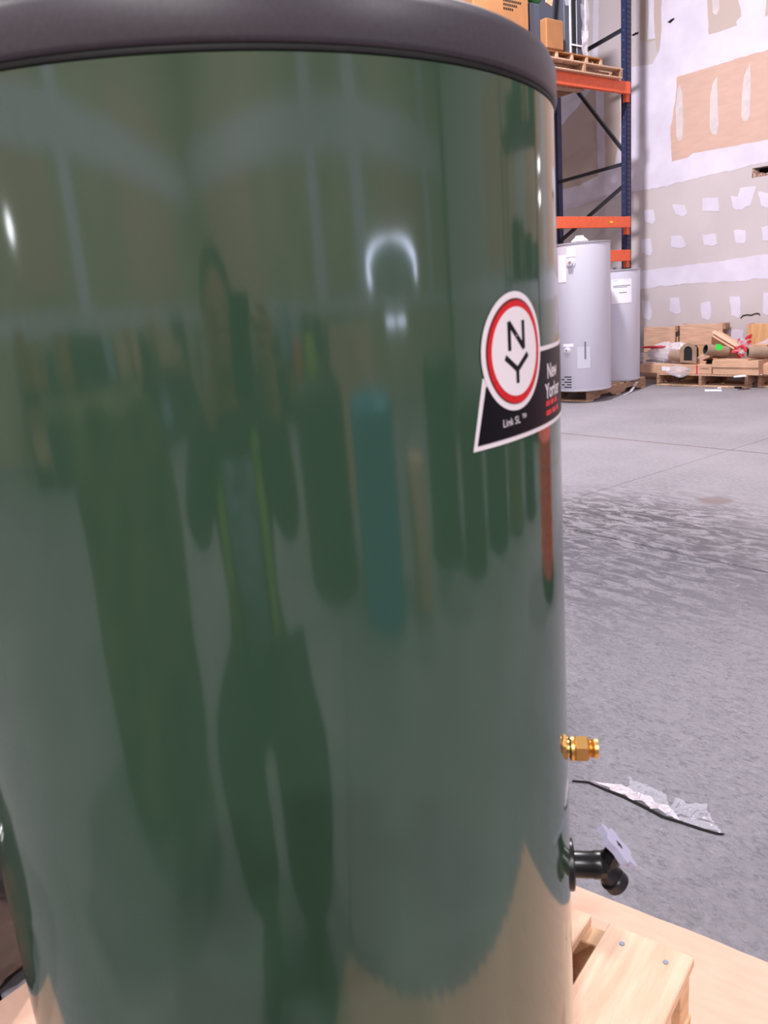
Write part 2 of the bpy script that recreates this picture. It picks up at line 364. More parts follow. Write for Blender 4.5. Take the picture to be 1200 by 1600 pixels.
def side_wall(name, bm, m, fm, panels, bands):
    """a taped drywall wall: bands of compound over paper; fm maps (u, v, depth) to the wall"""
    w_ = struct(name, bm, m)
    for k, (u0, u1, v0, v1) in enumerate(panels):
        q = BM(); prism(q, rough_poly([(u0, v0), (u1, v0), (u1, v1), (u0, v1)], .2, .02, k), -.001, .004, fm); obj('bare_panel', q, MT['brownpaper'], w_)
    for k, (u0, u1, v0, v1) in enumerate(bands):
        q = BM(); prism(q, rough_poly([(u0, v0), (u1, v0), (u1, v1), (u0, v1)], .2, .03, k+7), -.001, .005+.0013*k, fm); obj('joint_band', q, MT['mud'], w_)
    return w_
b = BM(); box(b, XE, XE+.2, YS-.2, WY+.2, 0, ZC)
side_wall('wall_east', b, MT['drywall2'], lambda u, v, d: Vector((XE-d, u, v)),
          [(-6, -3.2, 1.4, 3.6), (3.6, 6.6, 1.5, 3.3)], [(-7, 9, 1.15, 1.3), (-7, 9.0, 2.95, 3.55), (-.2, .35, 1.3, 6), (2.0, 2.7, 1.3, 6), (7.0, 7.4, 1.3, 6)])
b = BM(); box(b, XW-.2, XE+.2, YS-.2, YS, 0, ZC)
side_wall('wall_south', b, MT['drywall2'], lambda u, v, d: Vector((u, YS+d, v)),
          [(-1, 1, 1.5, 3.6), (4, 7, 1.5, 3.6)], [(-12, 8.8, 1.15, 1.35), (-3.5, -3.1, 1.3, 6), (1.5, 2.0, 1.3, 6), (-12, 8.8, 2.7, 3.2)])
b = BM(); box(b, XW-.2, XW, YS-.2, WY+.2, 0, ZC); struct('wall_west', b, MT['drywall2'])

# high bay lamps
for k, (x, y, watts) in enumerate(LAMP_SPOTS):
    t = thing('high_bay_lamp', 'round high bay lamp hanging from the ceiling above the warehouse floor', 'lamp', (x, y, 6.2), group='high bay lamps out of frame')
    q = BM(); lathe(q, [(.001, .30), (.08, .30), (.10, .12), (.22, .08), (.25, 0), (.24, 0), (.2, .06), (.001, .07)], 24); obj('lamp_housing', q, MT['lampbody'], t, True)
    q = BM(); tube(q, (0, 0, .3), (0, 0, 1.3), .008, seg=6); obj('cable', q, MT['slot'], t)
    q = BM(); tube(q, (0, 0, .02), (0, 0, .035), .19, seg=24); obj('lamp_lens', q, MT['lampglow'], t)
    ld = bpy.data.lights.new('lamp_light', 'AREA'); ld.shape = 'DISK'; ld.size = .42; ld.energy = watts*LAMP_WATTS; ld.color = LAMP_COLOR
    lo = bpy.data.objects.new('lamp_light', ld); COL.objects.link(lo); lo.parent = t; lo.location = (0, 0, -.01)

# ================================================================== THE GREEN TANK
CX, CY, TR = -.78577, .41079, .33
TZ0, TZ1 = .142, 1.36
tank = thing('water_heater', 'large glossy green tank with charcoal lid standing on a pallet in the foreground', 'water heater', (CX, CY, TZ0))
inv = Matrix.Translation((-CX, -CY, -TZ0))
def cyl(s, z, off=.0): th = s/TR; return Vector(((TR+off)*math.cos(th), (TR+off)*math.sin(th), z-TZ0))
b = BM(); lathe(b, [(.001, 0), (TR-.012, 0), (TR-.004, .006), (TR, .012), (TR, .020), (TR, TZ1-TZ0-.012), (TR, TZ1-TZ0-.002), (TR-.03, TZ1-TZ0-.001), (.001, TZ1-TZ0)], 192)
smooth_by_angle(obj('tank_shell', b, MT['green'], tank), 20)
b = BM(); lathe(b, [(TR-.02, TZ1-TZ0-.001), (TR+.0005, TZ1-TZ0-.001), (TR+.0010, TZ1-TZ0+.001), (TR+.0005, TZ1-TZ0+.0028), (TR-.02, TZ1-TZ0+.0028)], 160)
smooth_by_angle(obj('lid_seam_shade', b, MT['seam_shade'], tank))  # black ring: the seam's shadow line under the lid, put into colour
z = TZ1-TZ0+.003
b = BM(); lathe(b, [(TR-.02, z), (TR+.001, z), (TR+.0022, z+.001), (TR+.003, z+.004), (TR+.0025, z+.028), (TR-.001, z+.036), (TR-.008, z+.041), (TR-.03, z+.045), (TR-.12, z+.055), (.001, z+.062)], 160)
obj('lid', b, MT['lid'], tank, True)
# sticker -----------------------------------------------------------
def curved(name, pts, off, m, parent, th=.0002, seglen=.006, label=None):
    q = BM(); prism(q, pts, off, off+th, lambda u, v, d: Vector((u, v, d)))
    us = [p[0] for p in pts]; u = min(us)+seglen
    while u < max(us):
        bmesh.ops.bisect_plane(q, geom=q.verts[:]+q.edges[:]+q.faces[:], plane_co=(u, 0, 0), plane_no=(1, 0, 0)); u += seglen
    for v in q.verts: v.co = cyl(v.co.x, v.co.y, v.co.z)
    return obj(name, q, m, parent, label=label)
def disc(cs, cz, r, n=64, r2=None): return [(cs+r*math.cos(2*PI*i/n), cz+(r2 or r)*math.sin(2*PI*i/n)) for i in range(n)]
SC, SZ = .0792, 1.1540
SE = .33
st = curved('badge_sticker', [(.0180, 1.0812), (SE, 1.0812), (SE, 1.1535), (.10, 1.1535), (.06, 1.14), (.0325, 1.137)], .0003, MT['white_print'], tank, label='black and white badge sticker')
curved('black_panel', [(.0228, 1.0852), (SE-.004, 1.0852), (SE-.004, 1.1497), (.10, 1.1497), (.06, 1.14), (.0358, 1.130)], .0006, MT['black_print'], st)
curved('badge_disc', disc(SC, SZ, .0478), .0009, MT['white_print'], st)
curved('dark_ring', disc(SC, SZ, .0425), .0012, MT['darkred_print'], st)
curved('red_ring', disc(SC+.0006, SZ-.0006, .0413), .0015, MT['red_print'], st)
curved('white_disc', disc(SC, SZ, .0357), .0018, MT['white_print'], st)
def stroke(q, a, c, wd, off):
    a, c = Vector(a), Vector(c); n = Vector((-(c-a).y, (c-a).x)).normalized()*wd/2; pts = [a+n, c+n, c-n, a-n]
    prism(q, [tuple(p) for p in pts], off, off+.0002, lambda u, v, d: cyl(u, v, d))
W_ = .0047
q = BM(); stroke(q, (.0680, 1.1555), (.0680, 1.1785), W_, .0020); stroke(q, (.0905, 1.1555), (.0905, 1.1785), W_, .0020); stroke(q, (.0678, 1.1778), (.0907, 1.1562), W_, .00205)
obj('letter_n', q, MT['black_print'], st)
q = BM(); cxy = .0792; stroke(q, (cxy, 1.1405), (cxy, 1.1285), W_, .0020); stroke(q, (cxy, 1.1395), (.0612, 1.1508), W_, .00203); stroke(q, (cxy, 1.1395), (.0972, 1.1508), W_, .00206)
obj('letter_y', q, MT['black_print'], st)
def label_text(name, s, z_, txt, size, m, bold=0, sx=1):
    o = obj(name, text_bm(txt, size, lambda u, v: cyl(s+u*sx, z_+v, .0012), bold=bold), m, st); return o
label_text('lettering', .0555, 1.0950, 'Link SL \u2122', .0092, MT['white_print'], 0)
label_text('lettering', .1440, 1.1245, 'New', .0185, MT['white_print'], .0004)
label_text('lettering', .1380, 1.1070, 'Yorker', .0185, MT['white_print'], .0004)
for zz, a in ((1.1000, (0, .012, .015, .026, .030, .041)), (1.0915, (0, .016, .019, .034, .038, .048))):
    for i in range(0, len(a), 2): curved('red_print_line', [(.139+a[i], zz), (.139+a[i+1], zz), (.139+a[i+1], zz+.0045), (.139+a[i], zz+.0045)], .0009, MT['red_print'], st)
BRZ, DVZ = .685, .530
# brass fitting: axis along the outward normal ------------------------------
def frame_at(thdeg, z_):
    th = math.radians(thdeg); n = Vector((math.cos(th), math.sin(th), 0)); t_ = Vector((-math.sin(th), math.cos(th), 0)); u = Vector((0, 0, 1))
    m = Matrix(((t_.x, u.x, n.x, n.x*TR), (t_.y, u.y, n.y, n.y*TR), (t_.z, u.z, n.z, z_-TZ0), (0, 0, 0, 1))); return m   # local z = outward
fm = frame_at(45, BRZ) @ Matrix.Diagonal((.98, .98, .86, 1))
q = BM(); lathe(q, [(.001, -.02), (.010, -.02), (.010, .004), (.0125, .006)], 24, fm)
lathe(q, [(.012, .003), (.0145, .005), (.0145, .009), (.012, .011)], 24, fm)
lathe(q, [(.001, .010), (.0145, .010), (.0162, .0112), (.0162, .0262), (.0145, .0275), (.001, .0275)], 6, fm @ Matrix.Rotation(PI/6, 4, 'Z'))
lathe(q, [(.010, .027), (.0115, .029), (.0098, .031), (.0113, .033), (.0096, .035), (.0113, .036), (.0113, .0405), (.0086, .041), (.0080, .027)], 24, fm)
smooth_by_angle(obj('brass_fitting', q, MT['brass'], tank), 35)
# drain valve -------------------------------------------------------------
fm = frame_at(44.5, DVZ) @ Matrix.Diagonal((.84, .84, .78, 1))
dv = obj('drain_valve', BM(), MT['valve'], tank)
q = BM(); lathe(q, [(.001, -.006), (.036, -.006), (.036, .004), (.034, .006), (.014, .007)], 32, fm)
lathe(q, [(.0185, .004), (.0185, .034), (.0195, .036), (.0195, .046), (.001, .046)], 24, fm)
lathe(q, [(.001, .038), (.016, .038), (.018, .041), (.018, .055), (.001, .056)], 8, fm)
q.to_mesh(dv.data); q.free(); smooth_by_angle(dv, 35); dv['label'] = 'black drain valve'
up = Vector((.55, .62, .45)); axis = Vector((.25, .42, .87)).normalized()   # stem direction in valve frame (t, up, out)
def vm(v): return fm @ Vector(v)
q = BM(); tube(q, vm((0, 0, .045)), vm(Vector((0, .0, .048))+axis*.024), .0155, .011, 8); tube(q, vm(Vector((0, 0, .046))), vm(Vector((.004, -.026, .066))), .012, .0135, 20)
lathe(q, [(.001, 0), (.014, 0), (.0155, .002), (.0155, .014), (.010, .0145), (.009, .004)], 24, Matrix.Translation(vm((.003, -.022, .062))) @ ((vm((.010, -.060, .092))-vm((.003, -.022, .062))).to_track_quat('Z', 'Y').to_matrix().to_4x4()))
smooth_by_angle(obj('valve_bonnet', q, MT['valve'], dv), 35)
hub = vm(Vector((0, 0, .046))+Vector((.0, .028, .022))); hq = (fm.to_3x3() @ Vector((.10, .62, .78))).normalized()
q = BM(); hm = Matrix.Translation(hub) @ hq.to_track_quat('Z', 'Y').to_matrix().to_4x4()
n = 60; rr = [.0258+.0042*math.cos(6*2*PI*i/n) for i in range(n)]
prism(q, [(r*math.cos(2*PI*i/n), r*math.sin(2*PI*i/n)) for i, r in enumerate(rr)], -.001, .007, lambda u, v, d: hm @ Vector((u, v, d)))
hd = smooth_by_angle(obj('valve_handle', q, MT['valve_grey'], dv, label='grey thumb wheel of the drain valve'), 35)
q = BM(); prism(q, [(-.004, -.004), (.004, -.004), (.004, .004), (-.004, .004)], .0065, .0075, lambda u, v, d: hm @ Vector((u, v, d))); obj('handle_socket', q, MT['slot'], hd)
q = BM(); tube(q, vm(Vector((0, 0, .05))+Vector((0, .008, .008))), hub, .012, .010, 8); obj('valve_stem', q, MT['valve'], dv)

# ------------------------------------------------------------------ pallets
def place(t, dx, dy, rz): t.location = (dx, dy, 0); t.rotation_euler = (0, 0, rz)
RZ = math.radians(15.5)
U = Vector((math.cos(RZ), math.sin(RZ), 0)); V = Vector((-math.sin(RZ), math.cos(RZ), 0))
pal = thing('wooden_pallet', 'new pale pine pallet with nailed boards under the green tank', 'pallet', (CX, CY, 0.0055), RZ)
# local x = along stringers (u), y = along boards (v); the far board ends are at y = .506
PV1 = .506; PT = .1345
def deck_board(p, x0, x1, y0, y1, z0, z1, m, nm='deck_board', bev=.002):
    q_ = BM(); box(q_, x0, x1, y0, y1, z0, z1, bev); return obj(nm, q_, m, p)
PB = [(.199, .341), (.030, .166), (-.135, -.005), (-.30, -.165), (-.341, -.305)]
for x0, x1 in PB:
    db = deck_board(pal, x0, x1, -.40, PV1, PT-.019, PT, MT['pine_v'] if False else MT['pine'])
    if x1 > .1:
        for nx in ((x0+.035), (x1-.035)):
            q = BM(); tube(q, (nx, PV1-.035, PT-.002), (nx, PV1-.035, PT+.0012), .0045, seg=12); obj('nail_head', q, MT['bolt'], db)
for y0 in (PV1-.045, .03, -.40): deck_board(pal, -.335, .335, y0, y0+.042, .019, PT-.0192, MT['pine_v'], 'stringer')
for y0 in (PV1-.10, .0, -.40): deck_board(pal, -.335, .338, y0, y0+.10, 0, .0188, MT['pine_v'], 'bottom_board')
for y0 in (PV1-.16, -.34): deck_board(pal, .305, .337, y0, y0+.06, .019, PT-.0192, MT['pine'], 'corner_block')

# cardboard flattened on the floor
def uv(u, v): return Vector((CX, CY, 0))+U*u+V*v
def to_uv(x, y): d = Vector((x-CX, y-CY, 0)); return (d.dot(U), d.dot(V))
cNE = to_uv(-.13, 1.325); cSW = to_uv(-1.33, -.34)
card = thing('cardboard_sheet', 'flattened brown cardboard carton lying on the concrete under the pallet', 'cardboard', (CX, CY, 0), RZ)
x0, x1, y0, y1 = cSW[0], cNE[0], cSW[1], cNE[1]
q = BM(); pts = rough_poly([(x0, y0), (x1, y0), (x1, y1), (x0, y1)], .03, .002, 8)
pts = [(a + (.012*math.sin(bv*90)*(abs(a-x1) < .02)), bv) for a, bv in pts]
prism(q, pts, .0005, .0045, lambda u, v, d: Vector((u, v, d))); obj('bottom_sheet', q, MT['card'], card)
q = BM(); prism(q, rough_poly([(x0+.02, y0+.03), (x1-.06, y0+.02), (x1-.04, y1-.135), (x0+.02, y1-.125)], .05, .0015, 9), .0046, .0054, lambda u, v, d: Vector((u, v, d))); obj('top_sheet', q, MT['card'], card)

# plastic film scrap on the floor
def strip_mesh(q, path, w0, z0, lift, seed):
    prev = None
    for i, p in enumerate(path):
        w = w0*math.sin(PI*min(.97, max(.03, i/(len(path)-1))))**.6
        pr = [q.verts.new((p.x, p.y, z0)), q.verts.new((p.x+w*.25, p.y+w*.6, z0+lift*(.6+.4*math.sin(i*2.1+seed)))), q.verts.new((p.x+w*.45, p.y+w*1.2, z0+.002))]
        if prev:
            for a in range(2): q.faces.new((prev[a], pr[a], pr[a+1], prev[a+1]))
        prev = pr
film = thing('film_scrap', 'crumpled clear plastic film scrap with dark edge strip on the concrete floor', 'plastic scrap', tuple(onz(1010, 1262)))
fo = film.location.copy()
keys = [(895, 1222), (920, 1224), (945, 1235), (975, 1247), (1005, 1262), (1035, 1278), (1065, 1287), (1095, 1297), (1120, 1304), (1135, 1306)]
path = []
for (a, b_), (c, d) in zip(keys, keys[1:]):
    for k in range(4): path.append(onz(a+(c-a)*k/4, b_+(d-b_)*k/4)-fo)
q = BM(); prev = None
for i, p in enumerate(path):
    w_ = .008*math.sin(PI*min(.98, max(.02, i/(len(path)-1))))**.5
    pr = [q.verts.new((p.x-.001, p.y-.003, .001)), q.verts.new((p.x, p.y, .006)), q.verts.new((p.x+.002, p.y+w_, .002))]
    if prev:
        for a in range(2): q.faces.new((prev[a], pr[a], pr[a+1], prev[a+1]))
    prev = pr
obj('dark_edge_strip', q, MT['slot'], film, label='thin dark edge of the film')
def flat_film(pix, seed, m, z0=.004, amp=.01):
    q_ = BM(); P_ = [onz(*p)-fo for p in pix]
    sheet(q_, P_[0], P_[1], P_[2], P_[3], 44, 16)
    for v in q_.verts:
        e = noise.noise(v.co*40+Vector((seed, 0, 0))); e2 = noise.noise(v.co*95+Vector((0, seed, 0)))
        v.co.z = z0+amp*(.7+e*.7+e2*.9)*(.4+.6*min(1, 3*abs(noise.noise(v.co*15)))); v.co.x += e2*.008; v.co.y += e*.008
    return obj('film', q_, m, film)
flat_film([(925, 1223), (1065, 1286), (1050, 1268), (975, 1232)], 1, MT['film_dense'], amp=.006)
flat_film([(983, 1246), (1046, 1270), (1040, 1245), (981, 1219)], 2, MT['film'])
flat_film([(1040, 1280), (1118, 1288), (1100, 1264), (1056, 1254)], 3, MT['film'])
flat_film([(1060, 1286), (1130, 1304), (1115, 1290), (1060, 1278)], 4, MT['film'], amp=.004)

# black object left of the tank
bag = onz(-40, 1500)
q = BM(); bmesh.ops.create_uvsphere(q, u_segments=40, v_segments=24, radius=1)
for v in q.verts: v.co = Vector((max(-.85, min(.85, v.co.x*1.25))*.28, max(-.9, min(.9, v.co.y*1.2))*.34, max(-.8, v.co.z*1.15)*.19))
crumple(q, .035, 5, 3)
for v in q.verts: v.co.z = max(v.co.z, -.145)
tag(obj('rubbish_sack', q, MT['blackbag'], None, True, (-1.675, -.09, .147)), 'glossy black plastic sack on the floor left of the green tank', 'sack')
# ================================================================== HEATERS BEHIND
def heater(name, label, cx, cy, R, z0, z1, loc_group=None):
    t = thing(name, label, 'water heater', (cx, cy, z0)); h = z1-z0
    q = BM(); lathe(q, [(.001, .0), (R-.004, .0), (R, .006), (R, h-.012), (R-.004, h-.012)], 72); smooth_by_angle(obj('tank_shell', q, MT['heater'], t), 40)
    q = BM(); lathe(q, [(R-.01, h-.016), (R+.004, h-.016), (R+.006, h-.010), (R+.006, h), (R-.002, h+.003), (.001, h+.004)], 72); smooth_by_angle(obj('top_cap', q, MT['heater_rim'], t), 40)
    q = BM(); lathe(q, [(R-.01, -.0), (R+.004, -.0), (R+.005, .014), (R, .018)], 72); smooth_by_angle(obj('base_rim', q, MT['heater_rim'], t), 40)
    return t
HA = (-5.765, 7.12, .30); HB = (-5.93, 7.93, .265)
def on_cyl(px, py, H_):
    """point where the sight line meets a cylinder H_=(cx,cy,r)"""
    d = ray(px, py); a = d.x**2+d.y**2; bb_ = -2*(d.x*H_[0]+d.y*H_[1]); c = H_[0]**2+H_[1]**2-H_[2]**2
    k = bb_*bb_-4*a*c
    if k < 0: k = 0
    tt = (-bb_-math.sqrt(k))/(2*a); return O+d*tt
zA = (O+ray(906, 372)*((HA[1]-.2)/ray(906, 372).y)).z
ZA = 1.655; ZB = 1.365; ZP = .128
hA = heater('water_heater', 'tall pale grey tank nearer the viewer with vent slots and flue collar', HA[0], HA[1], HA[2], ZP, ZA)
hB = heater('water_heater', 'shorter pale grey tank behind, with large paper sheet taped on its side', HB[0], HB[1], HB[2], ZP, ZB)
def decal(par, H_, z0p, th0, th1, z0, z1, m, name, off=.002, lean=0, label=None, thick=.001):
    q_ = BM(); R = H_[2]+off; n_ = 8; A = []
    for k in range(2):
        for j in range(2):
            A.append([q_.verts.new(((R+k*thick)*math.cos(th0+(th1-th0)*i/n_+lean*j), (R+k*thick)*math.sin(th0+(th1-th0)*i/n_+lean*j), (z0, z1)[j]-z0p)) for i in range(n_+1)])
    for i in range(n_):
        q_.faces.new((A[0][i], A[0][i+1], A[1][i+1], A[1][i])); q_.faces.new((A[2][i], A[2][i+1], A[3][i+1], A[3][i]))
        q_.faces.new((A[0][i], A[0][i+1], A[2][i+1], A[2][i])); q_.faces.new((A[1][i], A[1][i+1], A[3][i+1], A[3][i]))
    return obj(name, q_, m, par, label=label)
def thz(px, py, H_): p = on_cyl(px, py, H_); return math.atan2(p.y-H_[1], p.x-H_[0]), p.z
def decal_px(par, H_, x0, y0, x1, y1, m, name, **k):
    a, za = thz(x0, y1, H_); c, zc = thz(x1, y0, H_); return decal(par, H_, ZP, a, c, za, zc, m, name, **k)
decal_px(hA, HA, 886, 386, 899, 402, MT['paper'], 'paper_label', label='white paper label near the top')
decal_px(hA, HA, 873, 398, 884, 442, MT['paper'], 'paper_label', lean=.02)
decal_px(hA, HA, 880, 537, 896, 542, MT['paper'], 'paper_label')
decal_px(hA, HA, 902, 541, 922, 576, MT['tape'], 'tape_mark', label='faint rectangular tape residue')
sl = decal_px(hA, HA, 913.2, 534, 915.6, 561, MT['ink'], 'printed_strip', off=.0035)
for r_ in range(5):
    y = 588.5+r_*4
    for xx0, xx1 in (((882, 893),) if r_ % 2 == 0 else ((878, 882), (886, 893))):
        decal_px(hA, HA, xx0, y, xx1, y+1.4, MT['slot'], 'vent_slot', off=.0008)
def port(par, H_, px, py, r, m, name, label, proj=.03):
    th, z_ = thz(px, py, H_); n_ = Vector((math.cos(th), math.sin(th), 0)); p = n_*H_[2]+Vector((0, 0, z_-ZP))
    q_ = BM(); m4 = Matrix.Translation(p) @ n_.to_track_quat('Z', 'Y').to_matrix().to_4x4()
    lathe(q_, [(.001, -.005), (r, -.005), (r, .006), (r*.6, .008), (r*.6, proj), (r*.35, proj+.002), (r*.3, .006)], 20, m4)
    o = smooth_by_angle(obj(name, q_, m, par, label=label), 40)
    q_ = BM(); lathe(q_, [(.001, .012), (r*.4, .012)], 12, m4); lathe(q_, [(.001, proj*.98), (r*.3, proj*.98)], 12, m4); obj('port_opening', q_, MT['pulp'], o)
port(hA, HA, 892, 411, .048, MT['heater'], 'relief_port', 'white round port with brown plug', .035)
port(hA, HA, 886.5, 548, .040, MT['heater'], 'drain_port', 'small white drain port', .02)
# flue collar on top of heater A
q = BM(); m4 = Matrix.Translation((.0, -.02, ZA-ZP+.004))
lathe(q, [(.001, 0), (.07, .0), (.07, .003), (.001, .003)], 24, m4)
lathe(q, [(.092, .018), (.06, .05), (.045, .058), (.045, .075), (.040, .075), (.040, .055), (.088, .014)], 32, m4)
for a in (0.3, 2.4, 4.5): bar(q, (.085*math.cos(a), -.02+.085*math.sin(a), ZA-ZP+.002), (.088*math.cos(a), -.02+.088*math.sin(a), ZA-ZP+.03), .012, .004, (math.cos(a), math.sin(a), 0))
smooth_by_angle(obj('draft_hood', q, MT['paper'], hA, label='white draft hood'), 40)
q = BM(); tube(q, (-.02, .2, ZA-ZP), (-.02, .2, ZA-ZP+.03), .02); obj('pipe_nipple', q, MT['bolt'], hA)
q = BM(); tube(q, (.12, -.17, ZA-ZP), (.12, -.17, ZA-ZP+.012), .02); obj('pipe_nipple', q, MT['bolt'], hA)
pp = decal_px(hB, HB, 955.5, 435, 986.5, 475, MT['paper'], 'paper_sheet', label='white printed paper sheet')
for y, xa, xb in ((438, 959, 966), (437, 975, 984), (446, 958, 985), (448.5, 958, 980), (456, 967, 979)):
    decal_px(pp, HB, xa, y, xb, y+(2.2 if y == 456 else .9), MT['ink'], 'print_line', off=.0034, thick=.0004)
q = BM(); tube(q, (.1, -.15, ZB-ZP), (.1, -.15, ZB-ZP+.025), .018); tube(q, (.1, -.15, ZB-ZP+.025), (.1, -.15, ZB-ZP+.03), .028); obj('pipe_nipple', q, MT['bolt'], hB)

def std_pallet(label, loc, rz, L_, W__, h, nb, m, m2, group=None, nst=3, nm='wooden_pallet', notch=.035):
    """stringers run along local x (length L_), deck boards along y (W__)"""
    t = thing(nm, label, 'pallet', loc, rz, group); tb = .016
    for i in range(nb):
        x = L_*i/(nb-1)*(1-.09) if nb > 1 else 0; bw = L_*.09 if i in (0, nb-1) else L_*.075
        rnd = random.Random(i+int(L_*100)); q_ = BM(); box(q_, x, x+bw, rnd.uniform(-.008, .008), W__+rnd.uniform(-.008, .008), h-tb, h, .002); obj('deck_board', q_, m, t)
    for i in range(nst):
        y = (W__-.04)*i/(nst-1); q_ = BM()
        prism(q_, [(0, tb), (L_*.16, tb), (L_*.2, tb+notch), (L_*.36, tb+notch), (L_*.4, tb), (L_*.6, tb), (L_*.64, tb+notch), (L_*.8, tb+notch), (L_*.84, tb), (L_, tb), (L_, h-tb-.0005), (0, h-tb-.0005)], y, y+.036, lambda u, v, d: Vector((u, d, v))); obj('stringer', q_, m2, t)
    for i in range(3):
        x = (L_-.1)*i/2; q_ = BM(); box(q_, x, x+.1, 0, W__, 0, tb-.0005, .002); obj('bottom_board', q_, m, t)
    return t
# pallet under the two grey heaters: right side runs from (-5.61,7.01) to (-5.86,8.56)
pa = std_pallet('weathered brown pallet under the two pale grey tanks', (-5.58, 6.99, 0.001), math.radians(98), 1.28, .88, ZP-.002, 8, MT['oldwood'], MT['oldwood2'])
# debris pallet
pb = std_pallet('weathered pallet with open front heaped with cartons by the drywall', (-4.60, 8.45, .001), PI/2, .54, 1.14, .140, 5, MT['oldwood'], MT['oldwood2'])
std_pallet('weathered pallet at the right edge behind the heaped one', (-3.55, 8.56, .001), PI/2, .42, 1.0, .140, 5, MT['oldwood'], MT['oldwood2'])
# ------------------------------------------------------------------ crates against the wall
def crate(label, X0, X1, Y0, z1, planks, side=True):
    t = thing('wooden_crate', label, 'crate', ((X0+X1)/2, Y0, 0), 0); wv = (X1-X0)/2
    for (za, zb_, m) in planks:
        q_ = BM(); box(q_, -wv, wv-(.03 if side else 0), 0, .018, za, zb_-.004, .002); obj('front_plank', q_, m, t)
    for xx in (-wv, wv-.02):
        q_ = BM(); box(q_, xx, xx+.02, .019, .12, 0, z1*.80 if xx > 0 else z1, .002); obj('side_panel', q_, MT['oldwood'], t)
    if side:
        q_ = BM(); box(q_, wv-.11, wv-.001, .012, .11, z1-.07, z1-.001, .002); obj('corner_block', q_, MT['oldwood2'], t)
    return t
crate('pale plywood crate behind the clear plastic bundle, leftmost against the wall', -6.32, -5.84, 9.02, .655, [(0.0, .33, MT['ply']), (.33, .655, MT['ply'])])
crate('crate with pale upper plank over amber lower plank in the middle', -5.79, -5.20, 9.0, .675, [(0, .425, MT['ply2']), (.425, .675, MT['ply'])])
crate('amber plywood crate against the wall at the right edge of the view', -4.94, -4.1, 9.02, .66, [(0, .66, MT['ply2'])], False)

# ------------------------------------------------------------------ cartons and packing on the debris pallet
def carton(label, pix, Y, depth, m, z0=None, tilt=0, rot=0, flap=False, bev=.004, marks=None, name='cardboard_box'):
    """box whose front face spans the measured rectangle (x0,y0,x1,y1) at depth plane Y"""
    x0_, y0_, x1_, y1_ = pix; a = ony(x0_, y1_, Y); c = ony(x1_, y0_, Y); cc = ony((x0_+x1_)/2, y1_, Y)
    wv = abs(c.x-a.x)/2; hh = ony((x0_+x1_)/2, y0_, Y).z-cc.z; zz = cc.z if z0 is None else z0
    t = thing(name, label, 'box', ((a.x+c.x)/2, Y, zz), rot)
    q_ = BM(); box(q_, -wv, wv, 0, depth, 0, hh, bev); body = obj('carton', q_, m, t)
    if flap:
        q_ = BM(); prism(q_, [(-wv*1.0, hh*.52), (wv*1.01, hh*.52), (wv*1.0, hh*1.06), (wv*.7, hh*.98), (-wv*.99, hh*.98)], -.012, -.003, lambda u, v, d: Vector((u, d+(hh-v)*-.02, v))); obj('flap', q_, m, t)
    if tilt: t.rotation_euler = (0, tilt, rot)
    return t, wv, hh
t, wv, hh = carton('long flat brown carton with white shipping label on the heaped pallet', (1000, 574, 1112, 588), 8.47, .14, MT['card2'], .143)
q = BM(); box(q, -wv*.35, -wv*.13, -.003, 0, hh*.30, hh*.78); obj('shipping_label', q, MT['paper'], t, label='white shipping label')
q = BM(); box(q, wv*.60, wv*.63, -.003, 0, 0, hh); obj('red_tape', q, MT['red_tape'], t)
q = BM(); lathe(q, [(.016, 0), (.022, 0)], 16, Matrix.Translation((wv*.36, -.003, hh*.5)) @ Matrix.Rotation(PI/2, 4, 'X')); obj('round_print', q, MT['slot'], t)
q = BM(); box(q, wv*.70, wv*.92, -.002, 0, hh*.55, hh*.68); obj('print_line', q, MT['oldwood2'], t)
t, wv, hh = carton('brown carton with sagging front flap at the pallet right front', (1113, 566, 1186, 589.5), 8.445, .17, MT['card2'], .143, flap=True)
t, wv, hh = carton('small open brown carton at the right edge of the heap', (1189, 573, 1240, 590), 8.53, .15, MT['card2'], .143)
q = BM(); prism(q, [(-wv, hh), (-wv*.2, hh*1.5), (wv, hh*1.3), (wv, hh)], .0, .01, lambda u, v, d: Vector((u, d+.02, v))); obj('flap', q, MT['card2'], t)
# leaning long carton
a = ony(1120, 528, 8.90); c = ony(1160, 552, 8.88)
t = thing('cardboard_box', 'long brown carton leaning down diagonally in the middle of the heap', 'box', tuple((a+c)/2))
d = c-a; q = BM()
bar(q, -d/2*1.12, d/2*1.12, .12, .12, (0, -.5, .85)); obj('carton', q, MT['card2'], t)
q = BM(); bar(q, -d/2*1.1+Vector((0, -.055, .07)), d/2*1.12+Vector((0, -.055, .07)), .05, .006, (0, -.5, .85)); obj('flap', q, MT['card'], t)
carton('brown carton lying behind the red taped bundle', (1172, 545, 1198, 556), 8.84, .12, MT['card2'], .36)
carton('brown carton under the tilted tube and red tape', (1086, 560, 1104, 572), 8.66, .14, MT['card2'], .245)
# supporting cartons under heap
carton('low brown carton buried under the moulded fibre pieces', (1060, 566, 1180, 577), 8.66, .30, MT['card2'], .143)
